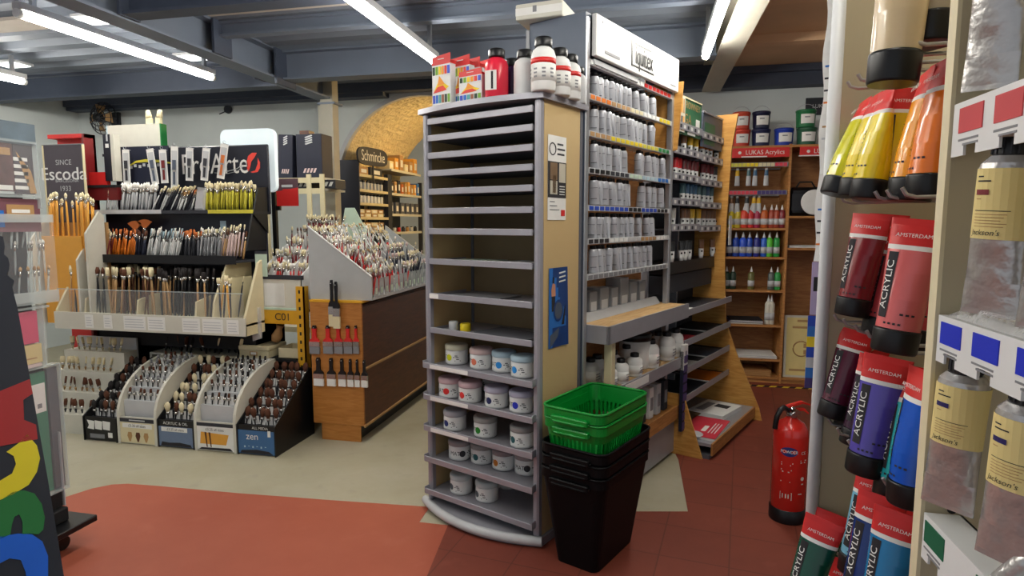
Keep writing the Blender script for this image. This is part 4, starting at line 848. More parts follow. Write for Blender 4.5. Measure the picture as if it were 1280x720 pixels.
def acryl_tube(tp, bp, key, rgb, label, L=.185, twist=0, vmul=1.0, cat='paint tube', grp='acrylic tubes on the wire hooks', **kw):
    plen = math.dist(tp, bp); v = FPX*L/plen*vmul*(1.1 if plen > 150 and L < .2 else 1.22 if L > .2 else 1.0); a, b = atv(*tp, v), atv(*bp, v)
    up = (a-b).normalized(); face = (CAM-(a+b)/2); face = (face-up*face.dot(up)).normalized(); x = up.cross(face*-1).normalized() if False else (face*-1).cross(up).normalized()
    y = up.cross(x)
    M = MX((x, y, up)).transposed() @ MX.Rotation(math.radians(twist), 3, 'Z')
    k = (key, L, kw.get('hdr'))
    c('ac_'+key, *rgb, rough=.24, coat=.3)
    first = k not in AC; sc = v*plen/FPX/L
    t = thing('acrylic_tube', label, cat, a, M.to_euler(), grp); t.scale = (sc, sc, sc)
    if first: AC[k] = [(n, mb.mesh(n), l) for n, mb, l in acryl('ac_'+key, L, **kw)]
    for n, me, l in AC[k]:
        if len(me.vertices): part(n, me, t, l)
    return t
K = dict(strip=None, textcol='ink')
acryl_tube((1082, 125), (1046, 238), 'lemon', (206, 204, 24), 'lemon green tube farthest along its hook row', twist=-76, **K)
acryl_tube((1095, 119), (1069, 241), 'yellow1', (232, 208, 24), 'yellow tube between the lemon and the front yellow one', twist=-74, **K)
acryl_tube((1109, 112), (1085, 243), 'yellow1', (232, 208, 24), 'large yellow tube nearest in the yellow row', twist=-70, **K)
acryl_tube((1135, 110), (1113, 241), 'yellow2', (222, 192, 26), 'deep yellow tube beside the first orange one', twist=12, strip='ink', textcol='tan')
acryl_tube((1160, 88), (1137, 244), 'orange1', (242, 160, 28), 'light orange tube in the top colour row', twist=-76, **K)
acryl_tube((1178, 76), (1161, 240), 'orange2', (236, 122, 30), 'deep orange tube touching the cream divider', twist=-66, strip=None, textcol='ink')
acryl_tube((1196, 88), (1180, 240), 'orange3', (230, 96, 34), 'red orange tube mostly behind the divider', twist=-8, vmul=1.02, **K)
c('ac_cream', 222, 200, 160, rough=.3, coat=.3); CRM = dict(hdr='cream', lightband='cream', labeltext=False)
acryl_tube((1142, -120), (1117, 86), 'cream', (222, 200, 160), 'cream tube with a navy cap over the yellow tubes', L=.21, **CRM)
acryl_tube((1168, -150), (1150, 40), 'cream', (222, 200, 160), 'cream tube whose cap shows at the top edge', L=.21, vmul=1.05, **CRM)
acryl_tube((1190, -160), (1166, 34), 'cream2', (180, 170, 150), 'grey beige tube with cap at the very top', L=.21, vmul=.95, hdr='cream', lightband='cream', labeltext=False)
acryl_tube((1196, -110), (1180, 62), 'cream3', (206, 198, 176), 'pale tube beside the cream divider at the top', L=.21, vmul=1.1, hdr='cream', lightband='cream', labeltext=False)
acryl_tube((1091, 268), (1064, 394), 'crimson', (126, 22, 32), 'dark crimson tube leftmost in the second hook row', twist=-20)
acryl_tube((1112, 268), (1086, 394), 'scarlet', (158, 28, 34), 'scarlet tube behind the pink ones', vmul=1.08, twist=-20)
acryl_tube((1131, 266), (1110, 390), 'scarlet', (158, 28, 34), 'second scarlet tube behind the pink ones', vmul=1.12, twist=-20)
acryl_tube((1128, 288), (1098, 420), 'pink2', (196, 72, 76), 'dull pink tube left of the front pink one', vmul=1.04, twist=-15)
acryl_tube((1150, 274), (1116, 440), 'pink', (216, 106, 106), 'large salmon pink tube at the front of the second hook row', twist=-12)
acryl_tube((1172, 290), (1142, 436), 'pink2', (196, 72, 76), 'dull pink tube beside the divider', vmul=1.05, twist=-15)
acryl_tube((1181, 322), (1162, 440), 'rose', (226, 160, 168), 'pale rose tube partly hidden by the divider', vmul=.85, twist=8)
acryl_tube((1074, 414), (1038, 524), 'maroon', (84, 22, 46), 'maroon tube leftmost in the third hook row', twist=-5)
acryl_tube((1092, 428), (1058, 540), 'plum', (92, 26, 62), 'plum tube second in the third hook row', vmul=1.02, twist=-10)
acryl_tube((1098, 446), (1066, 560), 'aubergine', (56, 24, 52), 'dark aubergine tube beside the violet one', vmul=.97, twist=-8)
acryl_tube((1111, 446), (1079, 598), 'violet', (84, 72, 168), 'violet blue tube at the front of the third hook row', twist=-5)
acryl_tube((1136, 456), (1106, 590), 'purple', (70, 40, 120), 'purple tube behind the violet blue one', vmul=1.1)
acryl_tube((1147, 466), (1116, 634), 'turquoise', (40, 184, 186), 'turquoise tube left of the bright blue one', vmul=1.07, twist=-10)
acryl_tube((1153, 462), (1136, 640), 'brightblue', (10, 84, 196), 'bright blue tube against the cream divider', vmul=1.0, twist=-62)
acryl_tube((1128, 420), (1104, 530), 'red3', (196, 36, 34), 'red tube showing its end above the violet ones', vmul=1.2, twist=-10)
acryl_tube((1098, 592), (1064, 726), 'paleblue', (120, 184, 214), 'pale blue tube leftmost in the fourth hook row', vmul=1.06, twist=-8)
acryl_tube((1104, 620), (1068, 776), 'navyblue', (18, 48, 112), 'navy tube in the fourth hook row', vmul=.98, twist=-6)
acryl_tube((1125, 640), (1092, 802), 'cerulean', (20, 120, 176), 'cerulean tube right of the navy one', vmul=.95, twist=-6)
acryl_tube((1150, 640), (1130, 790), 'deepgreen', (16, 70, 56), 'deep green tube behind the cerulean one', vmul=1.0)
acryl_tube((1032, 650), (992, 780), 'darkgreen', (14, 74, 56), 'dark green tube at the bottom left of the hooks', twist=-4)
acryl_tube((1044, 642), (1010, 760), 'darkgreen', (14, 74, 56), 'dark green tube just behind the front one', vmul=1.06)
acryl_tube((1056, 640), (1028, 756), 'darkgreen', (14, 74, 56), 'rearmost dark green tube with a red end', vmul=1.12)
acryl_tube((1061, 702), (1036, 830), 'lime', (120, 176, 40), 'lime tube cut off by the bottom edge', vmul=1.0)
# leaflets clipped to the outer edge
mb = MB(); za, zb = atx(1026, 330, .33).z, atx(1036, -40, .33).z; pats = ['paper', 'paper', 'lightgrey', 'ink', 'paper', 'orange', 'paper', 'tan', 'posterblue', 'paper', 'charcoal', 'paper']
for k in range(24):
    z0, z1 = za+(zb-za)*k/24, za+(zb-za)*(k+1)/24
    mb.quad((.338+.003*math.sin(k), YF+.028, z0), (.353, YF+.02, z0), (.353, YF+.02, z1), (.338+.003*math.sin(k+1), YF+.028, z1), 'paper')
    mb.quad((.340, YF+.0235, z0+.01), (.350, YF+.0195, z0+.01), (.350, YF+.0195, z1-.01), (.340, YF+.0235, z1-.01), pats[(k*5) % 12])
solo('leaflet_strip', mb, 'curling strip of printed leaflets along the pale edge tube', 'leaflet')
mb = MB(); za, zb = atx(1016, 505, .32).z, atx(1018, 404, .32).z
for k, m in enumerate(['stripviolet', 'posterblue', 'lightgrey', 'blue', 'yellow', 'posterblue', 'blue']):
    z0, z1 = za+(zb-za)*k/7, za+(zb-za)*(k+1)/7; mb.box(.333, .354, YF+.026, YF+.028, z0, z1, m)
solo('leaflet', mb, 'blue and yellow leaflet low on the edge of the hook bay', 'leaflet')
mb = MB(); za, zb = atx(1020, 400, .33).z, atx(1022, 330, .33).z; c('lilac', 186, 170, 204)
mb.box(.336, .354, YF+.026, YF+.028, za, zb, 'lilac').box(.340, .348, YF+.025, YF+.026, za+.05, za+.08, 'ink'); solo('leaflet', mb, 'lilac leaflet between the white strip and the blue one', 'leaflet')
# ---- price rails and oil tubes of the near bay
XR = .372
def rail(tp, bt, sw, col, label, ends=.886):
    zt, zb_ = atx(*tp, XR).z, atx(*bt, XR).z; y1 = ends; y0 = .25
    t = thing('price_rail', label, 'rail', (XR, y1, zb_)); h = zt-zb_
    ys = [(atx(a, b, XR).y-y1, atx(c_, b, XR).y-y1) for a, b, c_ in sw]
    pts = [(0, 0), (0, h)]+[(y0-y1, h), (y0-y1, 0)]
    notch = []
    yy = 0; low = [(0, 0)]
    for a, b in ys:
        m_ = (a+b)/2; low += [(m_+.014, 0), (m_+.014, .014), (m_-.014, .014), (m_-.014, 0)]
    low = [q for q in low if q[0] > y0-y1]
    poly = low+[(y0-y1, 0), (y0-y1, h), (0, h)]
    part('front_plate', MB().prism(poly, -.003, 0, 'rail', MX(((0, 0, 1, 0), (1, 0, 0, 0), (0, 1, 0, 0), (0, 0, 0, 1)))), t)
    part('channel', MB().box(0, .042, y0-y1, 0, h-.003, h, 'rail').box(.039, .042, y0-y1, 0, .012, h, 'rail'), t)
    for a, b in ys:
        if b < y0-y1: continue
        mb = MB(); mb.box(-.0042, -.003, b, a, h*.42, h*.88, col)
        for q in range(2): mb.box(-.0036, -.003, b+(a-b)*.15, a-(a-b)*(.0+.2*q), h*(.27-.09*q), h*(.31-.09*q), 'grey')
        part('swatch', mb, t, 'printed colour swatch')
    return t, ys, zb_, zt
c('swred', 196, 66, 72, rough=.6); c('swblue', 22, 44, 190, rough=.6); c('swgreen', 14, 96, 66, rough=.6)
r1_ = rail((1197, 131), (1197, 196), [(1204, 145, 1233), (1249, 130, 1284), (1310, 110, 1355)], 'swred', 'upper white price rail with red swatches')
r2_ = rail((1176, 393), (1176, 452), [(1180, 415, 1206), (1220, 430, 1254), (1277, 440, 1318)], 'swblue', 'middle white price rail with blue swatches')
r3_ = rail((1158, 640), (1158, 700), [(1160, 660, 1186), (1225, 720, 1262)], 'swgreen', 'lower white price rail with a green swatch')
def oil(y, z, label, L=.20, w_=.056, tw=0, sw='swred', labelled=True, crump=False, xoff=.018):
    t = thing('oil_tube', label, 'paint tube', (XR+xoff, y, z), (0, math.radians(3), math.radians(-52+tw)), 'large cream labelled tubes under the price rails')
    n = 26; prof = [(.10, .34, .34), (.14, .47, .46), (.17, .5, .48), (.3, .5, .44), (.55, .5, .33), (.56, .5, .325), (.8, .52, .15), (.97, .54, .03), (1.0, .54, .02)]
    def half(tt):
        for (a, w0, d0), (b, w1, d1) in zip(prof, prof[1:]):
            if a <= tt <= b+1e-9: k = (tt-a)/(b-a); return (w0+(w1-w0)*k)*w_, (d0+(d1-d0)*k)*w_
        return prof[-1][1]*w_, prof[-1][2]*w_
    def sf(th, tt, lf=0): a, b = half(tt); return ((a+lf)*math.sin(th), -(b+lf)*math.cos(th), -tt*L)
    mb = MB()
    for (t0, *_), (t1, *_) in zip(prof, prof[1:]):
        vs = [sf(2*PI*i/n, t0) for i in range(n)]+[sf(2*PI*i/n, t1) for i in range(n)]
        mb.add(vs, [(i, n+i, n+(i+1) % n, (i+1) % n) for i in range(n)], 'crumple', None, True)
    mb.add([sf(2*PI*i/n, 1) for i in range(n)], [tuple(range(n))[::-1]], 'crumple'); mb.add([sf(2*PI*i/n, .1) for i in range(n)], [tuple(range(n))], 'steel')
    part('body', mb, t, 'crumpled foil body')
    cp = MB().lathe([(.30*w_, -.105*L), (.31*w_, -.09*L), (.30*w_, -.01*L), (.27*w_, 0)], 20, 'black')
    for q in range(16): cp.box(-.0006, .0006, -.0006, .0012, -.09*L, -.012*L, 'charcoal', R(q*22.5, 'Z') @ T(0, .31*w_, 0))
    part('cap', cp, t, 'black ribbed cap')
    if labelled:
        lb = MB()
        for i in range(n):
            for q in range(4):
                a0, a1 = .17+.39*q/4, .17+.39*(q+1)/4
                lb.add([sf(2*PI*i/n, a0, .0006), sf(2*PI*i/n, a1, .0006), sf(2*PI*(i+1)/n, a1, .0006), sf(2*PI*(i+1)/n, a0, .0006)], [(0, 1, 2, 3)], 'labelcream', None, True)
        def patch(s0, s1, a0, a1, m):
            for q in range(4):
                u0, u1 = s0+(s1-s0)*q/4, s0+(s1-s0)*(q+1)/4
                lb.quad(sf(u0, a0, .0011), sf(u0, a1, .0011), sf(u1, a1, .0011), sf(u1, a0, .0011), m)
        patch(-.75, -.15, .285, .315, 'sw_ink_'+sw); patch(-.75, .6, .40, .404, 'ink')
        for q in range(5): patch(-.75, .5-.1*(q % 3), .42+.017*q, .424+.017*q, 'tan')
        patch(-.7, -.4, .21, .218, 'ink'); patch(-.7, -.1, .235, .243, 'ink'); patch(-.7, -.45, .335, .34, 'tan')
        vs, fs = text_geo("Jackson's", .0088); lb.add([sf((v[0]+v[1]*.25)/(w_*.5)-.25, .525-v[1]/L, .0012) for v in vs], fs, 'ink')
        part('label', lb, t, 'cream paper label')
    return t
c('sw_ink_swred', 120, 30, 40); c('sw_ink_swblue', 40, 34, 96); c('sw_ink_swgreen', 20, 70, 50)
def oily(px, py, off=.018): return atx(px, py, XR+off).y
oil(oily(1266, 190), r1_[2]+.012, 'cream labelled foil tube hanging under the red swatches', sw='swred')
oil(oily(1352, 190), r1_[2]+.012, 'cream labelled foil tube at the right edge, under the red swatches', sw='swred')
oil(oily(1209, 460), r2_[2]+.012, 'cream labelled foil tube directly beside the divider under the blue swatches', sw='swblue', tw=8)
oil(oily(1292, 480), r2_[2]+.012, 'cream labelled foil tube at the right edge, under the blue swatches', sw='swblue')
oil(oily(1262, -70), atx(1262, -105, XR+.018).z, 'foil tube end hanging at the top right corner', labelled=False, L=.19)
t = thing('oil_tube', 'crumpled foil tube end at the bottom right corner', 'paint tube', (XR+.03, oily(1262, 700), atx(1262, 735, XR+.03).z+.02), (.5, .2, .2), 'large cream labelled tubes under the price rails'); part('body', MB().lathe([(.02, -.05), (.027, -.03), (.026, .03), (.008, .06)], 16, 'crumple', sy=.6), t); part('cap', MB().lathe([(.012, -.07), (.013, -.05)], 12, 'black'), t)
mb = MB(); y2 = r2_[3]; pts = [(0, 0), (.02, .012), (.06, .016), (.14, .010), (.2, .013), (.26, .004)]
for i in range(len(pts)-1):
    (a, h0), (b, h1) = pts[i], pts[i+1]
    mb.add([(-.012, -a, .001), (-.012, -b, .001), (-.004, -b, h1), (-.004, -a, h0), (.05, -b, h1*.8), (.05, -a, h0*.8), (.06, -b, .001), (.06, -a, .001)], [(0, 1, 2, 3), (3, 2, 4, 5), (5, 4, 6, 7)], 'cellophane', None, True)
solo('clear_pouch', mb, 'clear plastic pouch lying on the middle price rail', 'pouch', (XR+.01, .865, y2+.001))
# ================================================================= BRUSHES
BR = {}
def brush_me(handle, bris, L=.2, r=.0035, flat=False, bl=.03, bw=None, ferr='ferrule'):
    k = (handle, bris, L, r, flat, bl, bw, ferr)
    if k not in BR:
        bw = bw or r*1.25; z1 = L-bl-.028; z2 = L-bl; m = MB()
        prof = [(r*.5, 0), (r*1.05, L*.25), (r, z1*.8), (r*.8, z1)]; n = 6
        m.lathe(prof, n, handle); 
        sy = .35 if flat else 1
        m.lathe([(r*.85, z1), (bw*.95, z2)], 8, ferr, None, None, True, 1, max(sy, .4))
        m.lathe([(bw*.95, z2), (bw*1.12, z2+bl*.5), (bw*(.95 if flat else .3), L)], 8, bris, None, None, True, 1, sy)
        BR[k] = m.mesh('paintbrush')
    return BR[k]
BRUSHES = []
def put_brush(me, p, d, label, group, spin=None):
    e = V(d).normalized().to_track_quat('Z', 'Y').to_matrix() @ MX.Rotation(rnd.uniform(-.6, .6) if spin is None else spin, 3, 'Z')
    BRUSHES.append((me, V(p), e, label, group, V(d).normalized()))
def put_brush_now(me, p, d, label, group, spin=None):
    e = V(d).normalized().to_track_quat('Z', 'Y').to_matrix() @ MX.Rotation(rnd.uniform(-.6, .6) if spin is None else spin, 3, 'Z')
    return solo('paintbrush', me, label, 'paintbrush', p, e.to_euler(), group)
# ================================================================= BRUSH DISPLAY COUNTER
XA, XB_, XD = -4.2, -2.63, -2.80
bd = thing('brush_display', 'wide stepped brush display counter with cream front ledge and black header', 'display counter', (-3.4, 3.9, 0))
def D_(mb): mb.v = [(x+3.4, y-3.9, z) for x, y, z in mb.v]; return mb
part('base_cabinet', D_(MB().box(XA, XD, 4.25, 4.3, 0, .80, 'matblack').box(XA, XD, 3.93, 4.25, .56, .80, 'matblack').box(XA, XA+.02, 3.93, 4.3, 0, .8, 'matblack').box(XD-.02, XD, 3.95, 4.3, 0, .8, 'matblack')), bd)
part('ledge_tray', D_(MB().box(XA, XD, 3.6, 4.25, .80, .815, 'cream').box(XD, XB_, 3.6, 3.80, .80, .815, 'cream')), bd)
mb = MB().box(XA, XB_, 3.585, 3.60, .735, .858, 'offwhite')
part('front_ledge', D_(mb), bd, 'cream front ledge')
mb = MB()
for x0, x1 in ((-3.93, -3.86), (-3.77, -3.70), (-3.6, -3.42), (-3.40, -3.26), (-3.12, -2.98), (-2.96, -2.80), (-2.77, -2.68)):
    mb = MB().box(x0, x1, 3.583, 3.585, .75, .845, 'paper')
    for q in range(4): mb.box(x0+.01, x1-.012-.006*(q % 2), 3.5825, 3.583, .765+.018*q, .771+.018*q, 'lightgrey')
    part('price_label', D_(mb), bd, 'white printed price label')
wedge = [(3.59, .735), (4.25, .735), (4.25, 1.30), (3.95, 1.30), (3.85, 1.26), (3.6, .87)]
wedge2 = [(3.59, .735), (3.80, .735), (3.80, 1.24), (3.76, 1.22), (3.6, .87)]
for x, wedge in ((XA, wedge), (XB_-.018, wedge2)): part('side_panel', D_(MB().prism(wedge, x, x+.018, 'cream', MX(((0, 0, 1, 0), (1, 0, 0, 0), (0, 1, 0, 0), (0, 0, 0, 1))))), bd, 'cream sloping side panel')
for x, h in ((-4.0, 1.0), (-3.55, .98), (-3.07, .98), (-2.93, 1.22)): part('divider', D_(MB().prism([(3.64, .815), (4.1, .815), (4.1, h), (3.82, h), (3.66, .95)], x, x+.014, 'cream', MX(((0, 0, 1, 0), (1, 0, 0, 0), (0, 1, 0, 0), (0, 0, 0, 1))))), bd)
part('clear_front', D_(MB().box(XA+.02, XB_-.02, 3.603, 3.607, .858, 1.02, 'clear').box(XA+.02, XB_-.02, 3.602, 3.608, 1.02, 1.026, 'clearedge')), bd, 'clear plastic front strip')
part('middle_tray', D_(MB().box(XA+.02, XD-.02, 3.78, 4.1, 1.215, 1.23, 'charcoal').box(XA+.02, XD-.02, 3.775, 3.78, 1.205, 1.265, 'black')), bd)
part('black_backboard', D_(MB().box(XA, XD+.02, 4.08, 4.10, .82, 1.6, 'headernavy')), bd)
part('top_tray', D_(MB().box(XA, -2.77, 3.94, 4.11, 1.565, 1.58, 'headernavy').box(XA, -3.55, 3.932, 3.94, 1.565, 1.595, 'lightgrey').box(-3.55, -3.15, 3.932, 3.94, 1.565, 1.59, 'charcoal').box(-3.15, -2.78, 3.932, 3.94, 1.565, 1.592, 'brushyellow')), bd)
part('end_cheek', D_(MB().prism([(3.93, 1.56), (4.1, 1.42), (4.1, 1.76), (4.0, 1.75)], -2.785, -2.772, 'black', MX(((0, 0, 1, 0), (1, 0, 0, 0), (0, 1, 0, 0), (0, 0, 0, 1)))).prism([(3.85, 1.3), (4.1, 1.3), (4.1, 1.6), (3.95, 1.6)], XD+.005, XD+.017, 'black', MX(((0, 0, 1, 0), (1, 0, 0, 0), (0, 1, 0, 0), (0, 0, 0, 1))))), bd)
hb = part('header_board', D_(MB().cbox(-4.12, -2.76, 4.115, 4.135, 1.56, 2.075, 'headernavy', .008)), bd, 'black header board')
part('rear_shelf', D_(MB().box(-4.25, -3.1, 4.136, 4.45, 2.02, 2.04, 'charcoal').box(-4.25, -3.1, 4.43, 4.45, 0, 2.04, 'charcoal')), bd)
FR = frame((0, 4.114, 0), (1, 0, 0), (0, -1, 0))
p0 = aty(268, 206, 4.114); mb = MB().text('ProArte', .215, FR @ T(p0.x, p0.z, 0), 'paper', .001, .82)
mb.tube([tuple(aty(x, y, 4.112)) for x, y in ((272, 212), (285, 214), (296, 211), (303, 206))], .003, 'lightgrey', 4); mb.tube([tuple(aty(x, y, 4.112)) for x, y in ((268, 216), (285, 217), (297, 214), (304, 208))], .002, 'lightgrey', 4)
part('lettering', D_(mb), hb, 'white serif lettering')
mb = MB()
for pts in (((309, 213), (308, 203), (310, 195), (315, 191), (321, 191), (318, 197), (314, 202), (313, 208), (311, 214)), ((313, 215), (319, 213), (322, 205), (322, 197), (325, 203), (325, 210), (322, 215), (316, 216))):
    mb.add([tuple(aty(x, y, 4.113)) for x, y in pts], [tuple(range(len(pts)))], 'emblemred') if 'emblemred' in MATS else mb.add([tuple(aty(x, y, 4.113)) for x, y in pts], [tuple(range(len(pts)))], c('emblemred', 226, 66, 52))
part('emblem', D_(mb), hb, 'red leaf emblem')
mb = MB(); a = aty(145, 184, 4.112); b = aty(214, 238, 4.112); mb.box(a.x, b.x, 4.108, 4.113, b.z, a.z, 'navy'); arc = [(162, 206), (170, 201), (182, 199), (200, 200), (214, 203)]
mb.add([tuple(aty(x, y, 4.107)) for x, y in arc]+[tuple(aty(x, y+4-abs(188-x)*.08, 4.107)) for x, y in arc[::-1]], [tuple(range(10))], 'brushyellow')
for x, y in ((164, 209), (169, 207), (175, 208), (180, 206), (186, 207), (192, 205), (198, 206)): q = aty(x, y, 4.107); mb.box(q.x-.012, q.x+.012, 4.106, 4.107, q.z-.012, q.z+.010, 'lightgrey')
part('banner', D_(mb), hb, 'dark banner with a yellow arc')
a = aty(277, 163, 4.2); b = aty(347, 240, 4.2); w_ = b.x-a.x; h_ = a.z-b.z
solo('sign_panel', MB().prism(rrect(w_/2, h_/2, w_, h_, .05), -.02, .02, 'sign_lit', R(90, 'X')), 'white glowing rounded panel standing behind the black header', 'sign', (a.x, 4.2, b.z))
# hanging packs
def pack(px, py0, py1, tilt, blade, lab, w_=.064):
    p = aty(px, py0, 4.06); q = aty(px, py1, 4.06); h = p.z-q.z
    t = thing('brush_pack', lab, 'blister pack', (p.x, 4.06, p.z), (0, tilt, 0), 'white carded brush packs hanging from the header')
    part('card', MB().box(-w_/2, w_/2, -.001, .001, -h, 0, 'paper').box(-w_*.38, w_*.38, -.003, -.001, -h*.92, -h*.10, 'lightgrey'), t)
    part('brush', MB().box(-w_*.22, w_*.22, -.008, -.003, -h*.55, -h*.32, blade).box(-w_*.2, w_*.2, -.007, -.003, -h*.6, -h*.55, 'ferrule').box(-w_*.14, w_*.14, -.007, -.003, -h*.9, -h*.6, blade).lathe([(w_*.2, -.003), (w_*.2, -.002)], 10, blade, T(0, 0, -h*.2) @ R(90, 'X')), t)
    part('hook', MB().tube([(.0, .05, .0), (0, -.015, .004), (0, -.02, .014)], .002, 'steel', 5).tube([(.012*math.cos(i*PI/6), -.01, .012+.012*math.sin(i*PI/6)) for i in range(12)], .0015, 'steel', 4, closed=True), t)
for i, (px, y0, y1, tl, bl) in enumerate(((157, 187, 230, .02, 'charcoal'), (187, 186, 231, -.13, 'slate'), (203, 187, 229, -.02, 'darkred'), (218, 183, 236, .06, 'slate'), (237, 185, 226, .07, 'charcoal'), (258, 185, 226, .14, 'charcoal'), (281, 180, 224, .2, 'orangebristle'))):
    pack(px, y0, y1, tl, bl, 'carded brush pack, %s from the left on the black header' % ORD[i])
# things on / behind the display
a = aty(134, 157, 4.25); b = aty(201, 185, 4.25); solo('carton', MB().box(0, b.x-a.x, 0, .06, 0, a.z-2.041, 'offwhite').box(b.x-a.x, b.x-a.x+.012, 0, .06, 0, a.z-2.041, 'green').box(-.012, 0, 0, .06, 0, a.z-2.041, 'lid_blue'), 'large white carton with a green edge on top of the brush display', 'box', (a.x, 4.25, 2.041))
for k, px in enumerate((187, 199)):
    q = aty(px, 157, 4.28); solo('wooden_peg', MB().cbox(-.024, .024, -.015, .015, 0, .05, 'bristle', .004).lathe([(.02, .05), (.024, .06), (.018, .10), (.012, .112)], 12, 'bristle', R(8 if k else -4, 'Y')), 'pale wooden peg standing on the white carton, %s one' % ('right' if k else 'left'), 'peg', (q.x, 4.28, a.z+.001))
a = aty(128, 168, 4.0); b = aty(141, 226, 4.0); solo('upright_box', MB().box(0, b.x-a.x, 0, .06, 0, a.z-b.z, 'headernavy').box(b.x-a.x, b.x-a.x+.03, 0, .06, 0, a.z-b.z, 'offwhite').box(.02, .05, -.001, 0, .25, .28, 'paper').box(.03, .045, -.001, 0, .30, .35, 'lightgrey'), 'narrow dark box with a pale side left of the carded packs', 'box', (a.x, 4.0, b.z))
rs = thing('red_stand', 'red display stand behind the dark sign with white script', 'display stand', (-4.55, 4.0, 0))
a = aty(62, 169, 4.0); b = aty(114, 260, 4.0)
part('back', MB().box(a.x+4.55, b.x+4.55, .06, .08, 0, a.z, 'red').box(a.x+4.55, b.x+4.55, -.02, .08, a.z-.03, a.z, 'red'), rs); part('side', MB().prism([(.08, 0), (.08, a.z), (-.02, a.z), (-.06, b.z), (-.06, 0)], b.x+4.55-.02, b.x+4.55, 'darkred', MX(((0, 0, 1, 0), (1, 0, 0, 0), (0, 1, 0, 0), (0, 0, 0, 1)))), rs)
q0 = aty(112, 235, 4.0); q1 = aty(150, 250, 4.0); part('tray', MB().box(q0.x+4.55, q1.x+4.55, -.02, .08, q1.z, q0.z, 'darkred').box(q0.x+4.55, q1.x+4.55, -.03, .08, q0.z, q0.z+.02, 'matblack').box(q0.x+4.55, q0.x+4.55+.16, .0, .04, q0.z+.02, q0.z+.12, 'red'), rs)
a = aty(54, 182, 3.88); b = aty(110, 290, 3.88); w_ = b.x-a.x; h_ = a.z-b.z; c('signgrey', 74, 68, 76, rough=.4)
sg = thing('shop_sign', 'dark framed sign with white script lettering behind the golden brushes', 'sign', (a.x, 3.88, b.z), (0, 0, 0)); part('board', MB().box(0, w_, 0, .012, 0, h_, 'signgrey'), sg)
part('frame', MB().box(-.012, 0, -.004, .014, 0, h_, 'cream').box(w_, w_+.008, -.004, .014, 0, h_, 'cream').box(-.012, w_+.008, -.004, .014, h_, h_+.006, 'grey'), sg)
FR = frame((w_/2, -.001, 0), (1, 0, 0), (0, -1, 0)); part('lettering', MB().text('Escoda', .135, FR @ T(-.01, h_*.665, 0), 'white', .001, 1.12).text('Escoda', .135, FR @ T(-.006, h_*.665, 0), 'white', .0012, 1.12).text('SINCE', .055, FR @ T(0, h_*.80, 0), 'lightgrey').text('BARCELONA', .032, FR @ T(.02, h_*.59, 0), 'lightgrey', sx=1.15).text('1933', .055, FR @ T(0, h_*.50, 0), 'lightgrey'), sg, 'white script lettering')
# golden brush holder
a = aty(48, 300, 3.72); b = aty(122, 300, 3.72)
gh = thing('brush_holder', 'golden brush holder with cream side panels at the left end of the display', 'brush holder', (a.x, 3.72, 0)); w_ = b.x-a.x
part('box', MB().box(.05, w_-.12, -.02, .10, .75, 1.40, 'gold').box(.0, w_-.02, .10, .12, .75, 1.50, 'tan'), gh)
for x, h_ in ((.0, 1.50), (w_-.13, 1.36), (w_-.04, 1.55)):
    part('side_panel', MB().prism([(-.07, .75), (.09, .75), (.09, h_), (.05, h_+.03), (-.07, h_-.13)], x, x+.016, 'offwhite', MX(((0, 0, 1, 0), (1, 0, 0, 0), (0, 1, 0, 0), (0, 0, 0, 1)))), gh, 'cream side panel')
me = brush_me('gold', 'bristle', .50, .0075, False, .035)
for i in range(34):
    px = rnd.choice([rnd.uniform(62, 70), rnd.uniform(76, 104), rnd.uniform(104, 119)]); top = rnd.uniform(239, 252); q = aty(px, top, 3.76+rnd.uniform(-.03, .05)); put_brush(me, (q.x, q.y-.02, q.z-.5), (rnd.uniform(-.05, .05), .03, 1), 'golden handled paintbrush standing in the holder below the dark sign', 'golden brushes')
# top tray brushes
def row(n, px0, px1, y, z0, me, label, group, tilt=(0, 0), jit=.012, tj=.06, zj=.02):
    for i in range(n):
        px = px0+(px1-px0)*(i+.5)/n; q = aty(px, 262, y); m = me if not isinstance(me, list) else rnd.choice(me)
        put_brush(m, (q.x+rnd.uniform(-jit, jit)*.5, y+rnd.uniform(-.03, .05), z0+rnd.uniform(0, zj)), (tilt[0]+rnd.uniform(-tj, tj), tilt[1]+rnd.uniform(-.04, .04), 1), label, group)
Z1 = 1.582
row(12, 129, 146, 4.0, Z1, brush_me('lightgrey', 'bristle', .165, .006, True, .03, .010), 'pale flat brush at the left end of the top tray', 'pale flat brushes', (.08, .1))
row(34, 147, 192, 4.0, Z1, brush_me('lightgrey', 'whitebristle', .205, .0065, False, .045, .012), 'white tufted brush in the top tray under the carded packs', 'white tufted brushes', (.12, .08))
row(22, 192, 228, 4.0, Z1, [brush_me('charcoal', 'bristle', .2, .005, True, .03, .009), brush_me('white', 'bristle', .19, .005, True, .03, .009)], 'leaning grey or white handled brush in the middle of the top tray', 'leaning grey brushes', (.5, .1))
row(18, 222, 243, 4.02, Z1, [brush_me('charcoal', 'orangebristle', .16, .005, True, .03, .008), brush_me('white', 'tan', .15, .005, True, .03, .008)], 'brown tipped brush leaning beside the yellow brushes', 'brown tipped brushes', (.35, .1))
row(58, 254, 317, 4.0, Z1, [brush_me('brushyellow', 'bristle', .19, .0065, True, .038, .012), brush_me('brushyellow', 'bristle', .205, .006, False, .035, .009)], 'yellow handled bristle brush at the right end of the top tray', 'yellow handled brushes', (.02, .06))
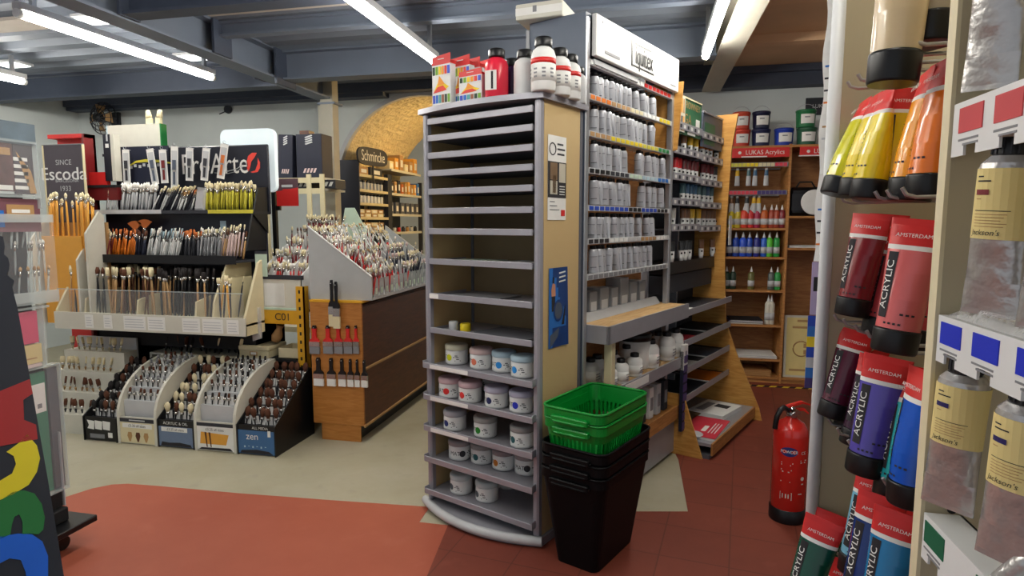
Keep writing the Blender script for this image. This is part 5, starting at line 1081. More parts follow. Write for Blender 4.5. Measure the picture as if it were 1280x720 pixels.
q = aty(243, 262, 3.98); solo('bag', MB().add([(0, 0, 0), (.09, 0, 0), (.10, .02, .17), (.02, .02, .18), (.02, -.02, .02), (.08, -.02, .02), (.085, 0, .15), (.03, 0, .15)], [(0, 1, 2, 3), (4, 5, 6, 7), (0, 4, 7, 3), (1, 5, 6, 2), (0, 1, 5, 4)], 'cellophane'), 'clear plastic bag beside the yellow handled brushes', 'bag', (q.x, q.y, Z1))
# middle tray brushes
Z2 = 1.232
def row2(n, px0, px1, mes, label, group, tilt=(.1, .12), z=Z2): 
    for i in range(n):
        px = px0+(px1-px0)*(i+.5)/n; y = rnd.uniform(3.80, 3.98); q = aty(px, 305, y)
        put_brush(rnd.choice(mes), (q.x, y, z+rnd.uniform(0, .03)), (tilt[0]+rnd.uniform(-.12, .12), tilt[1]+rnd.uniform(-.06, .06), 1), label, group)
row2(38, 102, 138, [brush_me('darkred', 'bristle', .20, .0045, False, .03), brush_me('darkred', 'brownbristle', .19, .0045, False, .03)], 'dark red handled brush at the left of the middle tray', 'dark red handled brushes')
row2(20, 138, 166, [brush_me('orange', 'orangebristle', .20, .006, True, .04, .010)], 'orange handled brush in the middle tray', 'orange handled brushes')
row2(10, 166, 184, [brush_me('navy', 'brownbristle', .2, .005, False, .04, .007)], 'navy handled brush in the middle tray beside the orange ones', 'navy handled brushes')
row2(36, 182, 222, [brush_me('white', 'lid_blue', .2, .006, True, .05, .009), brush_me('white', 'whitebristle', .21, .005, True, .04, .008)], 'white handled brush leaning in the middle of the middle tray', 'white handled brushes', (.2, .1))
row2(22, 224, 248, [brush_me('charcoal', 'orangebristle', .19, .006, True, .035, .011)], 'orange tufted brush in the middle tray', 'orange tufted brushes')
row2(26, 246, 276, [brush_me('lightgrey', 'whitebristle', .21, .005, False, .03, .006), brush_me('grey', 'bristle', .2, .005, True, .03, .007)], 'grey handled brush right of the orange tufted ones', 'grey handled brushes')
row2(20, 274, 304, [brush_me('tan', 'brownbristle', .2, .006, True, .04, .012), brush_me('lid_pink', 'bristle', .23, .007, True, .03, .012)], 'peach or wooden handled brush at the right end of the middle tray', 'peach handled brushes')
for k, (px, py) in enumerate(((168, 276), (180, 274))):
    q = aty(px, py, 3.98); mb = MB().lathe([(.004, 0), (.005, .12), (.008, .17)], 6, 'charcoal').lathe([(.008, .15), (.012, .18)], 8, 'ferrule')
    mb.add([(-.012, 0, .18), (.012, 0, .18), (.065, 0, .225), (.03, 0, .24), (0, 0, .245), (-.03, 0, .24), (-.065, 0, .225)]+[(-.012, .008, .18), (.012, .008, .18), (.065, .008, .225), (.03, .008, .24), (0, .008, .245), (-.03, .008, .24), (-.065, .008, .225)], [tuple(range(7)), tuple(range(7, 14))[::-1]]+[(i, (i+1) % 7, 7+(i+1) % 7, 7+i) for i in range(7)], 'orangebristle')
    solo('fan_brush', mb, 'brown fan brush against the black backboard, %s one' % ('right' if k else 'left'), 'paintbrush', (q.x, q.y, q.z-.245))
a = aty(275, 276, 4.078); b = aty(283, 290, 4.078); solo('sticker', MB().box(a.x, b.x, -.002, 0, b.z, a.z, 'lid_blue'), 'small white sticker on the black backboard above the peach brushes', 'sticker', (0, 4.0795, 0))
# lower tray brushes behind the clear front
Z3 = .817
def row3(n, px0, px1, mes, label, group, z=Z3):
    for i in range(n):
        px = px0+(px1-px0)*(i+.5)/n; y = rnd.uniform(3.66, 4.0); q = aty(px, 360, y)
        put_brush(rnd.choice(mes), (q.x, y, z), (rnd.uniform(-.10, .14), .08+rnd.uniform(-.06, .04), 1), label, group)
row3(34, 86, 132, [brush_me('black', 'brownbristle', .36, .007, False, .05, .012), brush_me('tan', 'bristle', .37, .006, True, .05, .014)], 'long dark or wooden brush at the left of the lower tray', 'long brushes at the left of the lower tray')
row3(40, 134, 196, [brush_me('tan', 'bristle', .36, .007, True, .06, .018), brush_me('brownbristle', 'brownbristle', .35, .006, True, .05, .016)], 'long wooden brush in the middle of the lower tray', 'long brushes in the middle of the lower tray')
row3(40, 200, 264, [brush_me('black', 'blackbristle', .36, .008, True, .06, .02), brush_me('tan', 'blackbristle', .34, .007, True, .05, .018)], 'long black bristled brush at the right of the lower tray', 'long brushes at the right of the lower tray')
row3(18, 272, 300, [brush_me('navy', 'bristle', .30, .006, True, .04, .012), brush_me('gold', 'bristle', .32, .006, True, .04, .012)], 'navy or gold handled brush beside the right side panel', 'brushes beside the right side panel')
# ================================================================= FLOOR DISPLAYS UNDER THE LEDGE
YP = 3.38
YZ = MX(((0, 0, 1, 0), (1, 0, 0, 0), (0, 1, 0, 0), (0, 0, 0, 1)))
def tagpack():
    mb = MB().box(-.022, .022, -.001, .001, -.03, .05, 'paper').box(-.016, .016, -.002, -.001, .028, .034, 'charcoal'); return mb
BPK = {}
def bpack(bris, hair):
    k = (bris, hair)
    if k not in BPK:
        m = MB().box(-.023, .023, .0, .002, .0, .055, 'paper').box(-.007, .007, -.0008, 0, .03, .048, 'charcoal').lathe([(.004, .0), (.006, .035)], 6, 'black', T(0, -.012, 0)).lathe([(.009, .03), (.012, .05)], 8, 'ferrule', T(0, -.012, 0))
        if hair: m.lathe([(.010, .05), (.022, .085), (.018, .105), (.004, .118)], 9, bris, T(0, -.012, 0), None, True, 1, .6)
        else: m.lathe([(.008, .05), (.008, .075), (.003, .08)], 8, bris, T(0, -.012, 0))
        BPK[k] = m.mesh('brush_tag_pack')
    return BPK[k]
def card_display(x0, x1, arched, label, front, zf, zb, bris, hair, ct, grp, dens=5):
    t = thing('card_display', label, 'display box', (x0, YP, 0), None, 'brush boxes on the floor'); w_ = x1-x0; d = .47
    if arched: prof = [(0, 0), (0, zf)]+[(d*.96*(1-math.cos(a*PI/18)), zf+(zb-zf)*math.sin(a*PI/18)) for a in range(1, 10)]+[(d, zb), (d, 0)]
    else: prof = [(0, 0), (0, zf), (d*.9, zb), (d, zb), (d, 0)]
    m = 'offwhite' if arched else 'black'; th = .02 if arched else .008
    for x in (0, w_-th): part('side', MB().prism(prof, x, x+th, m, YZ), t, 'curved white side' if arched else None)
    part('back', MB().box(0, w_, d-.01, d, 0, zb, m), t)
    fp = part('front_panel', MB().box(th, w_-th, .006, .014, .005, zf, m), t)
    mb = MB(); front(mb, w_, zf, th); part('front_print', mb, fp)
    st = MB(); n = 6
    for k in range(n):
        u = (k+.4)/n; y = .02+u*(d-.06); zt = (zf+(zb-zf)*math.sin(math.acos(max(0, 1-y/(d*.96)))) if arched else zf+(zb-zf)*min(1, y/(d*.9)))-.05
        st.box(th, w_-th, y, y+.06, 0, zt, 'lightgrey' if arched else 'charcoal')
        for i in range(dens):
            x = th+.025+(w_-2*th-.05)*i/(dens-1)
            solo('brush_tag_pack', bpack(bris if rnd.random() < .7 else 'brownbristle', hair), ct+', %s row from the front' % ORD[k], 'brush pack', (x0+x+rnd.uniform(-.006, .006), YP+y+.03, zt+.0005), (rnd.uniform(-.25, .05), rnd.uniform(-.12, .12), rnd.uniform(-.2, .2)), grp)
    part('inner_steps', st, t)
def fr_black(mb, w, h, th):
    FRp = frame((0, .0055, 0), (1, 0, 0), (0, -1, 0))
    for k in range(3): mb.add([FRp @ V(q) for q in ((.03+.065*k, .085, 0), (.085+.065*k, .08, 0), (.092+.065*k, .14, 0), (.03+.065*k, .145, 0), (.045+.065*k, .11, 0))], [(0, 1, 2, 3, 4) if k == 0 else (0, 1, 2, 3)], 'paper')
    mb.box(.20, .235, .004, .0055, .03, .065, 'paper'); mb.box(.05, .17, .0045, .0055, .02, .05, 'grey')
def fr_beige(mb, w, h, th):
    FRp = frame((0, .0055, 0), (1, 0, 0), (0, -1, 0)); mb.box(th, w-th, .003, .0055, .01, h-.04, 'cream'); mb.box(th, w-th, .003, .0055, h-.035, h-.01, 'charcoal'); mb.box(w*.3, w*.7, .0025, .003, h-.026, h-.018, 'lightgrey')
    mb.box(th+.02, w-th-.02, .002, .003, h-.075, h-.045, 'paper'); mb.text('£3.25 all sizes', .025, FRp @ T(w/2, h-.06, .0038), 'ink')
    for k in range(3): mb.add([FRp @ V(q) for q in ((w*.28+.065*k, .02, .003), (w*.28+.012+.065*k, .02, .003), (w*.3+.02+.065*k, .06, .003), (w*.3+.015+.065*k, .085, .003), (w*.3-.012+.065*k, .085, .003), (w*.3-.02+.065*k, .06, .003))], [(0, 1, 2, 3, 4, 5)], 'brownbristle' if k % 2 else 'tan')
c('artblue', 104, 122, 150, rough=.5); c('artdeep', 62, 104, 150, rough=.5)
def fr_blue(mb, w, h, th):
    FRp = frame((0, .0055, 0), (1, 0, 0), (0, -1, 0)); mb.box(th, w-th, .003, .0055, .01, h-.045, 'artblue'); mb.text('ACRYLIC & OIL', .028, FRp @ T(w/2, h-.022, .001), 'paper'); mb.box(.03, w-.05, .002, .003, h-.078, h-.048, 'paper'); mb.text('£3.25 all sizes', .024, FRp @ T(w/2, h-.063, .0038), 'ink')
    mb.prism([(.02, .012), (w-.02, .012), (w-.03, .03), (w*.6, .04), (w*.3, .035), (.03, .04)], .0, .001, 'ink', FRp @ T(0, 0, .002))
def fr_beige2(mb, w, h, th):
    FRp = frame((0, .0055, 0), (1, 0, 0), (0, -1, 0)); mb.box(th, w-th, .003, .0055, .01, h-.03, 'paper'); mb.box(th, w-th, .002, .0055, h-.03, h-.008, 'charcoal'); mb.prism([(.04, .05), (w*.75, .05), (w*.82, .12), (.05, .13)], 0, .001, 'gold', FRp @ T(0, 0, .002)); mb.box(.04, w-.04, .0005, .002, h-.065, h-.036, 'paper'); mb.text('£3.25 all sizes', .025, FRp @ T(w/2, h-.05, .006), 'ink')
    for k in range(2): mb.add([FRp @ V(q) for q in ((.09+.03*k, .03, .004), (.098+.03*k, .03, .004), (.092+.03*k, .13, .004), (.078+.03*k, .13, .004))], [(0, 1, 2, 3)], 'brownbristle')
    mb.prism([(.03, .012), (w-.03, .012), (w-.05, .03), (.05, .025)], 0, .001, 'ink', FRp @ T(0, 0, .003))
def fr_zen(mb, w, h, th):
    FRp = frame((0, .0055, 0), (1, 0, 0), (0, -1, 0)); mb.box(th, w-th, .003, .0055, .01, h-.035, 'artdeep'); mb.text('ALL MEDIA', .024, FRp @ T(w/2+.03, h-.018, .001), 'paper'); mb.text('zen', .065, FRp @ T(w*.40, h-.075, .003), 'paper'); mb.box(w-.055, w-.035, .001, .003, h-.07, h-.03, 'paper')
    for k in range(6): mb.box(.05+.03*k, .06+.03*k, .002, .003, .05+.008*(k % 2), .062, 'lid_blue')
    mb.prism([(.02, .012), (w-.02, .012), (w-.05, .032), (w*.5, .04), (.03, .03)], 0, .001, 'ink', FRp @ T(0, 0, .002))
card_display(-3.79, -3.515, False, 'low black brush box with white shapes on its front, leftmost on the floor', fr_black, .17, .46, 'blackbristle', True, 'dark tufted brush pack in the leftmost black box', 'packs in the leftmost black box')
card_display(-3.505, -3.19, True, 'white arched brush box with beige front beside the leftmost black box', fr_beige, .19, .53, 'grey', False, 'tagged brush pack in the left arched white box', 'packs in the left arched box', 6)
card_display(-3.185, -2.905, False, 'black brush box with a blue grey front between two arched white boxes', fr_blue, .19, .50, 'bristle', True, 'tagged brush pack in the blue fronted black box', 'packs in the blue fronted box')
card_display(-2.90, -2.585, True, 'white arched brush box with yellow picture front, second arched one', fr_beige2, .20, .53, 'blackbristle', False, 'tagged brush pack in the right arched white box', 'packs in the right arched box', 6)
card_display(-2.58, -2.30, False, 'black brush box lettered zen at the right end', fr_zen, .20, .48, 'brownbristle', True, 'brown tufted brush pack in the zen lettered box', 'packs in the zen box')
# white stepped stand at the far left
ws = thing('stepped_stand', 'white stepped stand of brush bundles behind the clear castor stand', 'display stand', (-4.35, 3.47, 0))
for k in range(4): part('step', MB().box(0, .545, .10*k, .10*k+.12, 0, .14+.13*k, 'offwhite'), ws)
part('back', MB().box(.0, .545, .42, .435, 0, .62, 'lightgrey'), ws)
for k, (m1, b1) in enumerate((('charcoal', 'brownbristle'), ('tan', 'brownbristle'), ('tan', 'bristle'), ('bristle', 'bristle'))):
    for i in range(9): put_brush(brush_me(m1, b1, .10, .008, True, .05, .016), (-4.31+.055*i+rnd.uniform(-.01, .01), 3.51+.10*k, .141+.13*k), (rnd.uniform(-.2, .2), rnd.uniform(-.1, .2), 1), 'short %s brush on step %s of the white stepped stand' % ({'bristle': 'pale', 'brownbristle': 'brown'}[b1], ORD[k]), 'brushes on the white stepped stand')
# mid shelf of dark brushes behind the boxes
tb_ = thing('step_shelf', 'low dark shelf behind the floor boxes', 'shelf', (-3.6, 4.0, 0)); part('board', MB().box(-.1, .9, -.10, .2, .50, .515, 'offwhite'), tb_); part('leg', MB().box(-.1, -.08, -.1, .2, 0, .5, 'offwhite'), tb_); part('leg', MB().box(.88, .9, -.1, .2, 0, .5, 'offwhite'), tb_)
for i in range(26): put_brush(brush_me('black', rnd.choice(['blackbristle', 'orangebristle', 'brownbristle']) if i < 14 else 'bristle', .13, .009, True, .06, .022), (-3.66+.033*i, 3.97+rnd.uniform(-.05, .08), .516), (rnd.uniform(-.3, .3), rnd.uniform(-.1, .1), 1), 'wide short brush on the low dark shelf behind the floor boxes', 'brushes on the low dark shelf')
# cream boxes
q = aty(288, 452, 3.92); t = thing('storage_box', 'cream lidded storage box with label holder above the right arched box', 'box', (-2.92, 3.9, .516)); part('body', MB().cbox(0, .24, 0, .22, 0, .055, 'cream', .003), t); part('lid', MB().cbox(-.004, .244, -.004, .224, .055, .085, 'bristle', .003), t); part('label_holder', MB().box(.09, .15, -.003, 0, .015, .045, 'tan').box(.098, .142, -.0035, -.003, .022, .04, 'paper'), t)
t = thing('open_box', 'open cream box beside the lidded storage box', 'box', (-2.62, 3.93, .516)); part('body', MB().box(0, .18, 0, .004, 0, .075, 'bristle').box(0, .18, .18, .184, 0, .075, 'bristle').box(0, .004, 0, .18, 0, .075, 'bristle').box(.176, .18, 0, .18, 0, .075, 'bristle').box(0, .18, 0, .18, 0, .004, 'bristle'), t)
t = thing('box_plinth', 'dark low stand carrying the cream boxes', 'stand', (-2.66, 3.92, 0)); part('top', MB().box(-.02, .25, -.02, .3, .495, .514, 'matblack'), t); part('leg', MB().box(.22, .24, 0, .3, 0, .495, 'matblack'), t); part('leg', MB().box(-.02, 0, 0, .3, 0, .495, 'matblack'), t)
# ================================================================= WOODEN CABINET WITH BRUSH RACK
CX0, CX1, CY0, CY1, CZ = -2.245, -1.865, 3.75, 5.35, .965
cb = thing('wooden_cabinet', 'orange wood cabinet with dark brown side and hanging brushes', 'cabinet', (-2.05, 4.5, 0))
def C_(mb): mb.v = [(x+2.05, y-4.5, z) for x, y, z in mb.v]; return mb
part('body', C_(MB().box(CX0+.01, CX1-.012, CY0+.02, CY1, .12, CZ-.02, 'brownwood')), cb)
part('front_panel', C_(MB().cbox(CX0, CX1, CY0, CY0+.02, .115, CZ, 'orangewood', .002).box(CX0+.06, CX1-.03, CY0+.004, CY0+.018, 0, .115, 'orangewood')), cb, 'orange wood front panel')
part('side_panel', C_(MB().box(CX1-.012, CX1, CY0+.02, CY1, .12, CZ-.03, 'brownwood')), cb, 'dark brown side panel')
for z in (.50, .105): part('trim_strip', C_(MB().cbox(CX1-.002, CX1+.012, CY0, CY1, z, z+.018, 'tan', .003)), cb, 'pale wood strip')
part('toe_kick', C_(MB().box(CX0+.06, CX1-.06, CY0+.03, CY1, 0, .12, 'black')), cb)
part('top', C_(MB().box(CX0, CX1+.01, CY0-.005, CY1, CZ-.002, CZ+.012, 'rackyellow')), cb, 'yellow edged top')
def flatbrush(px, py0, py1, w_px, hcol, bcol, label, tip=None, yy=CY0-.012, cover=None):
    a = aty(px, py0, yy); b = aty(px, py1, yy); h = a.z-b.z; w_ = w_px*a.y/735
    t = thing('flat_brush', label, 'paintbrush', (a.x, yy, b.z), None, 'flat brushes hung on the cabinet front')
    hp = [(-w_*.5, h*.42), (w_*.5, h*.42), (w_*.42, h*.50), (w_*.20, h*.56), (w_*.17, h*.75), (w_*.21, h*.9), (w_*.12, h), (-w_*.12, h), (-w_*.21, h*.9), (-w_*.17, h*.75), (-w_*.20, h*.56), (-w_*.42, h*.50)]
    part('handle', MB().prism(hp, -.008, .006, hcol, R(90, 'X')), t)
    if tip: part('handle_tip', MB().prism([(-w_*.21, h*.9), (w_*.21, h*.9), (w_*.12, h*1.005), (-w_*.12, h*1.005)], -.009, .007, tip, R(90, 'X')), t, 'black handle tip')
    part('ferrule', MB().box(-w_*.5, w_*.5, -.008, .009, h*.26, h*.43, 'ferrule'), t); part('bristles', MB().box(-w_*.48, w_*.48, -.007, .008, 0, h*.27, bcol), t)
    part('peg', MB().lathe([(.003, -.02), (.003, .012)], 6, 'steel', T(0, 0, h*.93) @ R(90, 'X')), t)
for k, (px, w_) in enumerate(((392.5, 15), (409.5, 14.5), (422.5, 12.5), (434.5, 12.5), (444.5, 8))): flatbrush(px, 407, 442, w_, 'red', 'grey', 'red handled flat brush, %s from the left on the cabinet front' % ORD[k], 'black')
for k, (px, w_) in enumerate(((397.5, 15), (413.5, 12.5), (427, 11), (437.5, 8.5), (446, 7), (455, 9))): flatbrush(px, 447+k*.6, 482+k*.4, w_, 'black', 'paper', 'black handled flat brush, %s from the left in the lower row on the cabinet' % ORD[k])
for k, (px, y0) in enumerate(((414, 350), (419.5, 352))): flatbrush(px, y0, 408+k*2.5, 10, 'black', 'cream', 'long black brush hanging below the grey rack panel, %s one' % ('front' if k else 'rear'), yy=CY0-.012-.02*k)
# rack on top of the cabinet
br = thing('brush_rack', 'sloping grey brush rack full of red and white brushes on the wooden cabinet', 'brush rack', (-2.05, 4.4, CZ+.012))
def B_(mb): mb.v = [(x+2.05, y-4.4, z-CZ-.012) for x, y, z in mb.v]; return mb
XZ = R(90, 'X'); c('rackgrey', 172, 176, 176, rough=.5)
side = [(-2.26, CZ+.013), (-1.80, CZ+.013), (-1.80, 1.14), (-2.26, 1.475)]
part('front_panel', B_(MB().prism(side, -3.80, -3.785, 'rackgrey', XZ).tube([(-2.26, 3.785, 1.475), (-1.80, 3.785, 1.14)], .006, 'white', 5)), br, 'grey sloping front panel')
part('end_panel', B_(MB().prism(side, -5.06, -5.045, 'rackgrey', XZ)), br)
part('divider', B_(MB().prism([(-2.60, 1.0), (-2.26, 1.0), (-2.26, 1.40), (-2.38, 1.62), (-2.46, 1.62)], -4.72, -4.705, 'palegreen', XZ)), br, 'pale green end piece')
mb = MB()
for k in range(5):
    x0 = -1.80-.09*(k+1); mb.box(x0, x0+.09, 3.80, 5.045, CZ+.013, 1.00+.065*k, 'lightgrey')
part('steps', B_(mb), br)
mb = MB()
for k in range(14): mb.box(-1.802, -1.80, 3.82+.087*k, 3.89+.087*k, CZ+.03, 1.12, 'clearedge'); mb.box(-1.7995, -1.799, 3.84+.087*k, 3.87+.087*k, CZ+.05, CZ+.09, 'palegreen')
part('clear_trays', B_(mb), br, 'clear label pockets')
redset = [brush_me('red', 'bristle', .20, .0055, False, .03, .007), brush_me('darkred', 'whitebristle', .22, .005, False, .035), brush_me('white', 'bristle', .21, .005, False, .03), brush_me('red', 'whitebristle', .19, .006, True, .03, .010)]
silset = [brush_me('white', 'bristle', .26, .0045, False, .025, None, 'white'), brush_me('lightgrey', 'tan', .27, .0045, False, .025)]
navset = [brush_me('navy', 'bristle', .21, .005, False, .03), brush_me('lightgrey', 'bristle', .20, .005, True, .03, .008), brush_me('navy', 'lid_pink', .2, .005, True, .03, .010)]
for i in range(260):
    y = 3.82+1.2*rnd.random()**1.1; k = rnd.randrange(5); x = -1.80-.09*(k+.5)+rnd.uniform(-.035, .035); z = 1.00+.065*k+.001
    st, lb, gr = (navset, 'navy or grey handled brush at the far end of the sloping rack', 'navy handled rack brushes') if y > 4.45 and k < 3 else (silset, 'silver white brush leaning in the sloping rack', 'silver rack brushes') if (y > 4.2 and rnd.random() < .7) else (redset, 'red or white handled brush in the sloping rack', 'red handled rack brushes')
    put_brush(rnd.choice(st), (x, y, z), ((-.6 if st is silset else .05)+rnd.uniform(-.2, .2), rnd.uniform(-.25, .1), 1), lb, gr)
# yellow rack with white bin left of the cabinet
yr = thing('rack_frame', 'yellow perforated rack frame lettered C01 left of the cabinet', 'rack', (-2.6, 3.9, 0))
def Y_(mb): mb.v = [(x+2.6, y-3.9, z) for x, y, z in mb.v]; return mb
part('beam', Y_(MB().box(-2.78, -2.37, 3.89, 3.93, .775, .875, 'rackyellow').text('C01', .075, frame((-2.545, 3.889, .825), (1, 0, 0), (0, -1, 0)), 'ink')), yr, 'yellow beam with black code')
mb = MB().box(-2.425, -2.365, 3.875, 3.89, 0, 1.05, 'rackyellow').box(-2.371, -2.365, 3.875, 3.94, 0, 1.05, 'rackyellow')
for k in range(16): mb.box(-2.405, -2.39, 3.8745, 3.875, .10+.06*k, .125+.06*k, 'black')
part('upright', Y_(mb), yr, 'yellow perforated upright')
part('shelf', Y_(MB().box(-2.78, -2.37, 3.93, 4.7, .86, .875, 'charcoal')), yr)
part('rear_upright', Y_(MB().box(-2.425, -2.365, 4.66, 4.7, 0, 1.0, 'rackyellow')), yr); part('rear_upright', Y_(MB().box(-2.78, -2.74, 4.66, 4.7, 0, 1.0, 'rackyellow')), yr)
t = thing('brush_bin', 'white stepped bin of red and white brushes above the yellow beam', 'bin', (-2.75, 3.9, .876))
part('front', MB().box(0, .36, .0, .01, 0, .22, 'offwhite').box(.06, .22, -.002, 0, .03, .19, 'paper').box(.02, .34, -.012, 0, .0, .015, 'palegreen').box(.0, .37, -.006, .012, .22, .25, 'charcoal'), t); part('side', MB().prism([(0, 0), (.7, 0), (.7, .62), (0, .25)], 0, .012, 'white', YZ), t); part('side', MB().prism([(0, 0), (.7, 0), (.7, .62), (0, .25)], .352, .364, 'white', YZ), t)
mb = MB()
for k in range(5): mb.box(.012, .352, .02+.13*k, .15+.13*k, 0, .14+.085*k, 'white')
part('steps', mb, t)
for x in (.12, .235): part('divider', MB().prism([(.02, .1), (.68, .1), (.68, .62), (.02, .27)], x, x+.008, 'white', YZ), t)
part('label_plate', MB().box(.01, .10, -.02, -.012, .24, .40, 'palegreen').box(.01, .10, -.021, -.012, .40, .42, 'charcoal'), t, 'pale label plate')
for i in range(170):
    k = rnd.randrange(5); x = -2.75+.02+.32*rnd.random(); y = 3.93+.13*k+rnd.uniform(.0, .10)
    dark = k > 2
    st = [brush_me('darkred', 'bristle', .2, .0055, False, .03), brush_me('white', 'bristle', .21, .005, False, .03), brush_me('darkred', 'brownbristle', .19, .005, False, .03)] if dark else redset+[brush_me('lightgrey', 'bristle', .2, .007, True, .045, .014)]
    put_brush(rnd.choice(st), (x, y, .878+.14+.085*k), (.12+rnd.uniform(-.2, .2), rnd.uniform(-.15, .1), 1), ('dark red or white brush at the back of the white stepped bin' if dark else 'red or pale brush at the front of the white stepped bin'), 'brushes at the back of the white bin' if dark else 'brushes at the front of the white bin')
a = aty(318, 384, 3.72); solo('clear_sleeve', MB().add([(-.03, 0, 0), (.03, 0, 0), (.035, 0, -.22), (-.025, 0, -.24), (-.03, .03, 0), (.03, .03, 0), (.03, .03, -.22), (-.03, .03, -.24)], [(0, 1, 2, 3), (4, 5, 6, 7), (0, 4, 7, 3), (1, 5, 6, 2), (3, 2, 6, 7)], 'cellophane').box(-.02, -.012, .01, .016, -.2, -.01, 'charcoal').box(.0, .008, .01, .016, -.2, -.01, 'charcoal').box(.018, .024, .01, .016, -.2, -.01, 'lightgrey'), 'long clear sleeve hanging between the display and the yellow rack', 'sleeve', (a.x, 3.72, a.z))
solo('brush_roll', MB().lathe([(.03, 0), (.04, .04), (.02, .1), (.03, .13)], 10, 'tan', R(20, 'Y')), 'pale bristled brush hanging under the yellow beam', 'paintbrush', (-2.67, 3.98, .63))
# ================================================================= RACKING AND BOXES BEFORE THE BACK WALL
YR = 5.25
a = aty(330, 219, YR); b = aty(405, 219, YR); zr = a.z
rk2 = thing('shelving', 'cream metal shelving with dark boxes before the column', 'shelving', (a.x, YR, 0)); w_ = b.x-a.x
for z in (zr-.03, aty(350, 236, YR).z, 1.2, .5): part('shelf', MB().box(0, w_, 0, .4, z-.02, z, 'offwhite').box(0, w_, -.01, 0, z-.05, z, 'cream'), rk2)
for x in (0, w_*.72, w_-.04): part('upright', MB().box(x, x+.045, -.015, .0, 0, zr, 'cream'), rk2)
def easelbox(px0, px1, py0, label, lean=0):
    p = aty(px0, 215, YR+.05); q = aty(px1, 215, YR+.05); h = aty(px0, py0, YR+.05).z-zr+.03; w2 = q.x-p.x
    t = thing('easel_box', label, 'box', (p.x, YR+.05, zr-.029), (0, lean, 0), 'dark boxes on the cream shelving'); part('carton', MB().cbox(0, w2, 0, .2, 0, h, 'navy', .004), t)
    mb = MB()
    for k in range(4): mb.add([(w2*.35+.0, -.001, h*(.93-.05*k)), (w2*.62, -.001, h*(.98-.05*k)), (w2*.66, -.001, h*(.955-.05*k)), (w2*.39, -.001, h*(.905-.05*k))], [(0, 1, 2, 3)], 'lightgrey')
    for k in range(4): mb.add([(w2*(.25+.13*k), -.001, h*.12), (w2*(.33+.13*k), -.001, h*.12), (w2*(.40+.13*k), -.001, h*.22), (w2*(.32+.13*k), -.001, h*.22)], [(0, 1, 2, 3)], 'lid_pink')
    part('print', mb, t)
easelbox(347, 365, 168, 'narrow dark box with diagonal stripes, left one on the cream shelving', .05); easelbox(371, 403, 168, 'wide dark box with diagonal stripes on the cream shelving')
p = aty(367, 168, YR+.1); solo('carton', MB().cbox(0, .1, 0, .1, 0, .04, 'brownwood', .003), 'small brown carton on top of the wide dark box', 'box', (p.x+.06, YR+.1, aty(371, 168, YR+.05).z+.002))
p = aty(330, 240, YR+.05)
for k in range(3): solo('carton', MB().box(0, .14, 0, .2, 0, .08, 'charcoal').add([(.02, -.001, .02), (.05, -.001, .02), (.07, -.001, .06), (.04, -.001, .06)], [(0, 1, 2, 3)], 'paper').add([(.07, -.001, .02), (.10, -.001, .02), (.12, -.001, .06), (.09, -.001, .06)], [(0, 1, 2, 3)], 'paper'), 'dark striped carton, %s one on the second cream shelf' % ['left', 'middle', 'right'][k], 'box', (a.x+.05+.26*k, YR+.05, aty(350, 236, YR).z+.001))
p = aty(346, 250, 4.6); q = aty(372, 223, 4.6); t = thing('poster_stand', 'red and dark poster card on a black post behind the brush bin', 'poster', (p.x, 4.6, 0)); w_ = q.x-p.x; c('postergrey', 88, 62, 70)
part('card', MB().box(0, w_, 0, .006, p.z-.05, q.z, 'postergrey').box(.0, w_, -.001, 0, p.z-.05, p.z+.06, 'red').add([(0, -.001, p.z+.06), (w_, -.001, p.z+.06), (w_, -.001, p.z+.10), (0, -.001, p.z+.07)], [(0, 1, 2, 3)], 'red').box(w_*.25, w_*.75, -.002, 0, q.z-.07, q.z-.05, 'lightgrey').box(w_*.3, w_*.7, -.002, 0, q.z-.10, q.z-.085, 'red'), t); part('post', MB().box(-.05, -.015, .0, .03, 0, 2.0, 'black').box(-.2, .0, .0, .03, 1.80, 1.83, 'black').box(-.03, .02, .006, .03, 1.6, 1.64, 'black').box(-.15, .1, -.1, .15, 0, .02, 'black'), t)
# ================================================================= SHELVES IN THE VAULTED PASSAGE
XS = -3.12
ya, yb, yc, yd = (atx(450, 240, XS).y, atx(485, 240, XS).y, atx(490, 240, XS).y, min(8.2, atx(533, 240, XS).y))
def sz(px, py): return atx(px, py, XS).z
ua = thing('passage_shelving', 'dark sided shelving of small jars under the oval sign in the passage', 'shelving', (XS, ya, 0))
part('end_panel', MB().box(-.33, 0, -.02, 0, 0, sz(450, 200), 'headernavy'), ua, 'dark blue end panel'); part('back', MB().box(-.33, -.32, 0, yb-ya, 0, sz(450, 200), 'charcoal'), ua)
za = [sz(452, 217), sz(452, 236), sz(452, 253), sz(452, 271), sz(452, 288), .95, .5]
for z in za: part('shelf', MB().box(-.32, -.01, 0, yb-ya, z-.02, z-.005, 'offwhite').box(-.01, 0, 0, yb-ya, z-.03, z, 'cream'), ua)
part('upright', MB().box(-.05, 0, yb-ya, yc-ya, 0, sz(486, 218), 'charcoal'), ua)
ub = thing('passage_shelving', 'second shelving further down the passage with tan boxes and framed cards', 'shelving', (XS, yc, 0)); part('back', MB().box(-.33, -.32, 0, yd-yc, 0, 2.05, 'charcoal'), ub)
zbs = [sz(492, 211), sz(492, 241), sz(492, 267), sz(492, 290), .95, .5]
for z in zbs: part('shelf', MB().box(-.32, -.01, 0, yd-yc, z-.02, z-.005, 'offwhite').box(-.01, 0, 0, yd-yc, z-.03, z, 'offwhite'), ub)
part('upright', MB().box(-.05, 0, yd-yc, yd-yc+.04, 0, 2.05, 'charcoal'), ub)
CM = {}
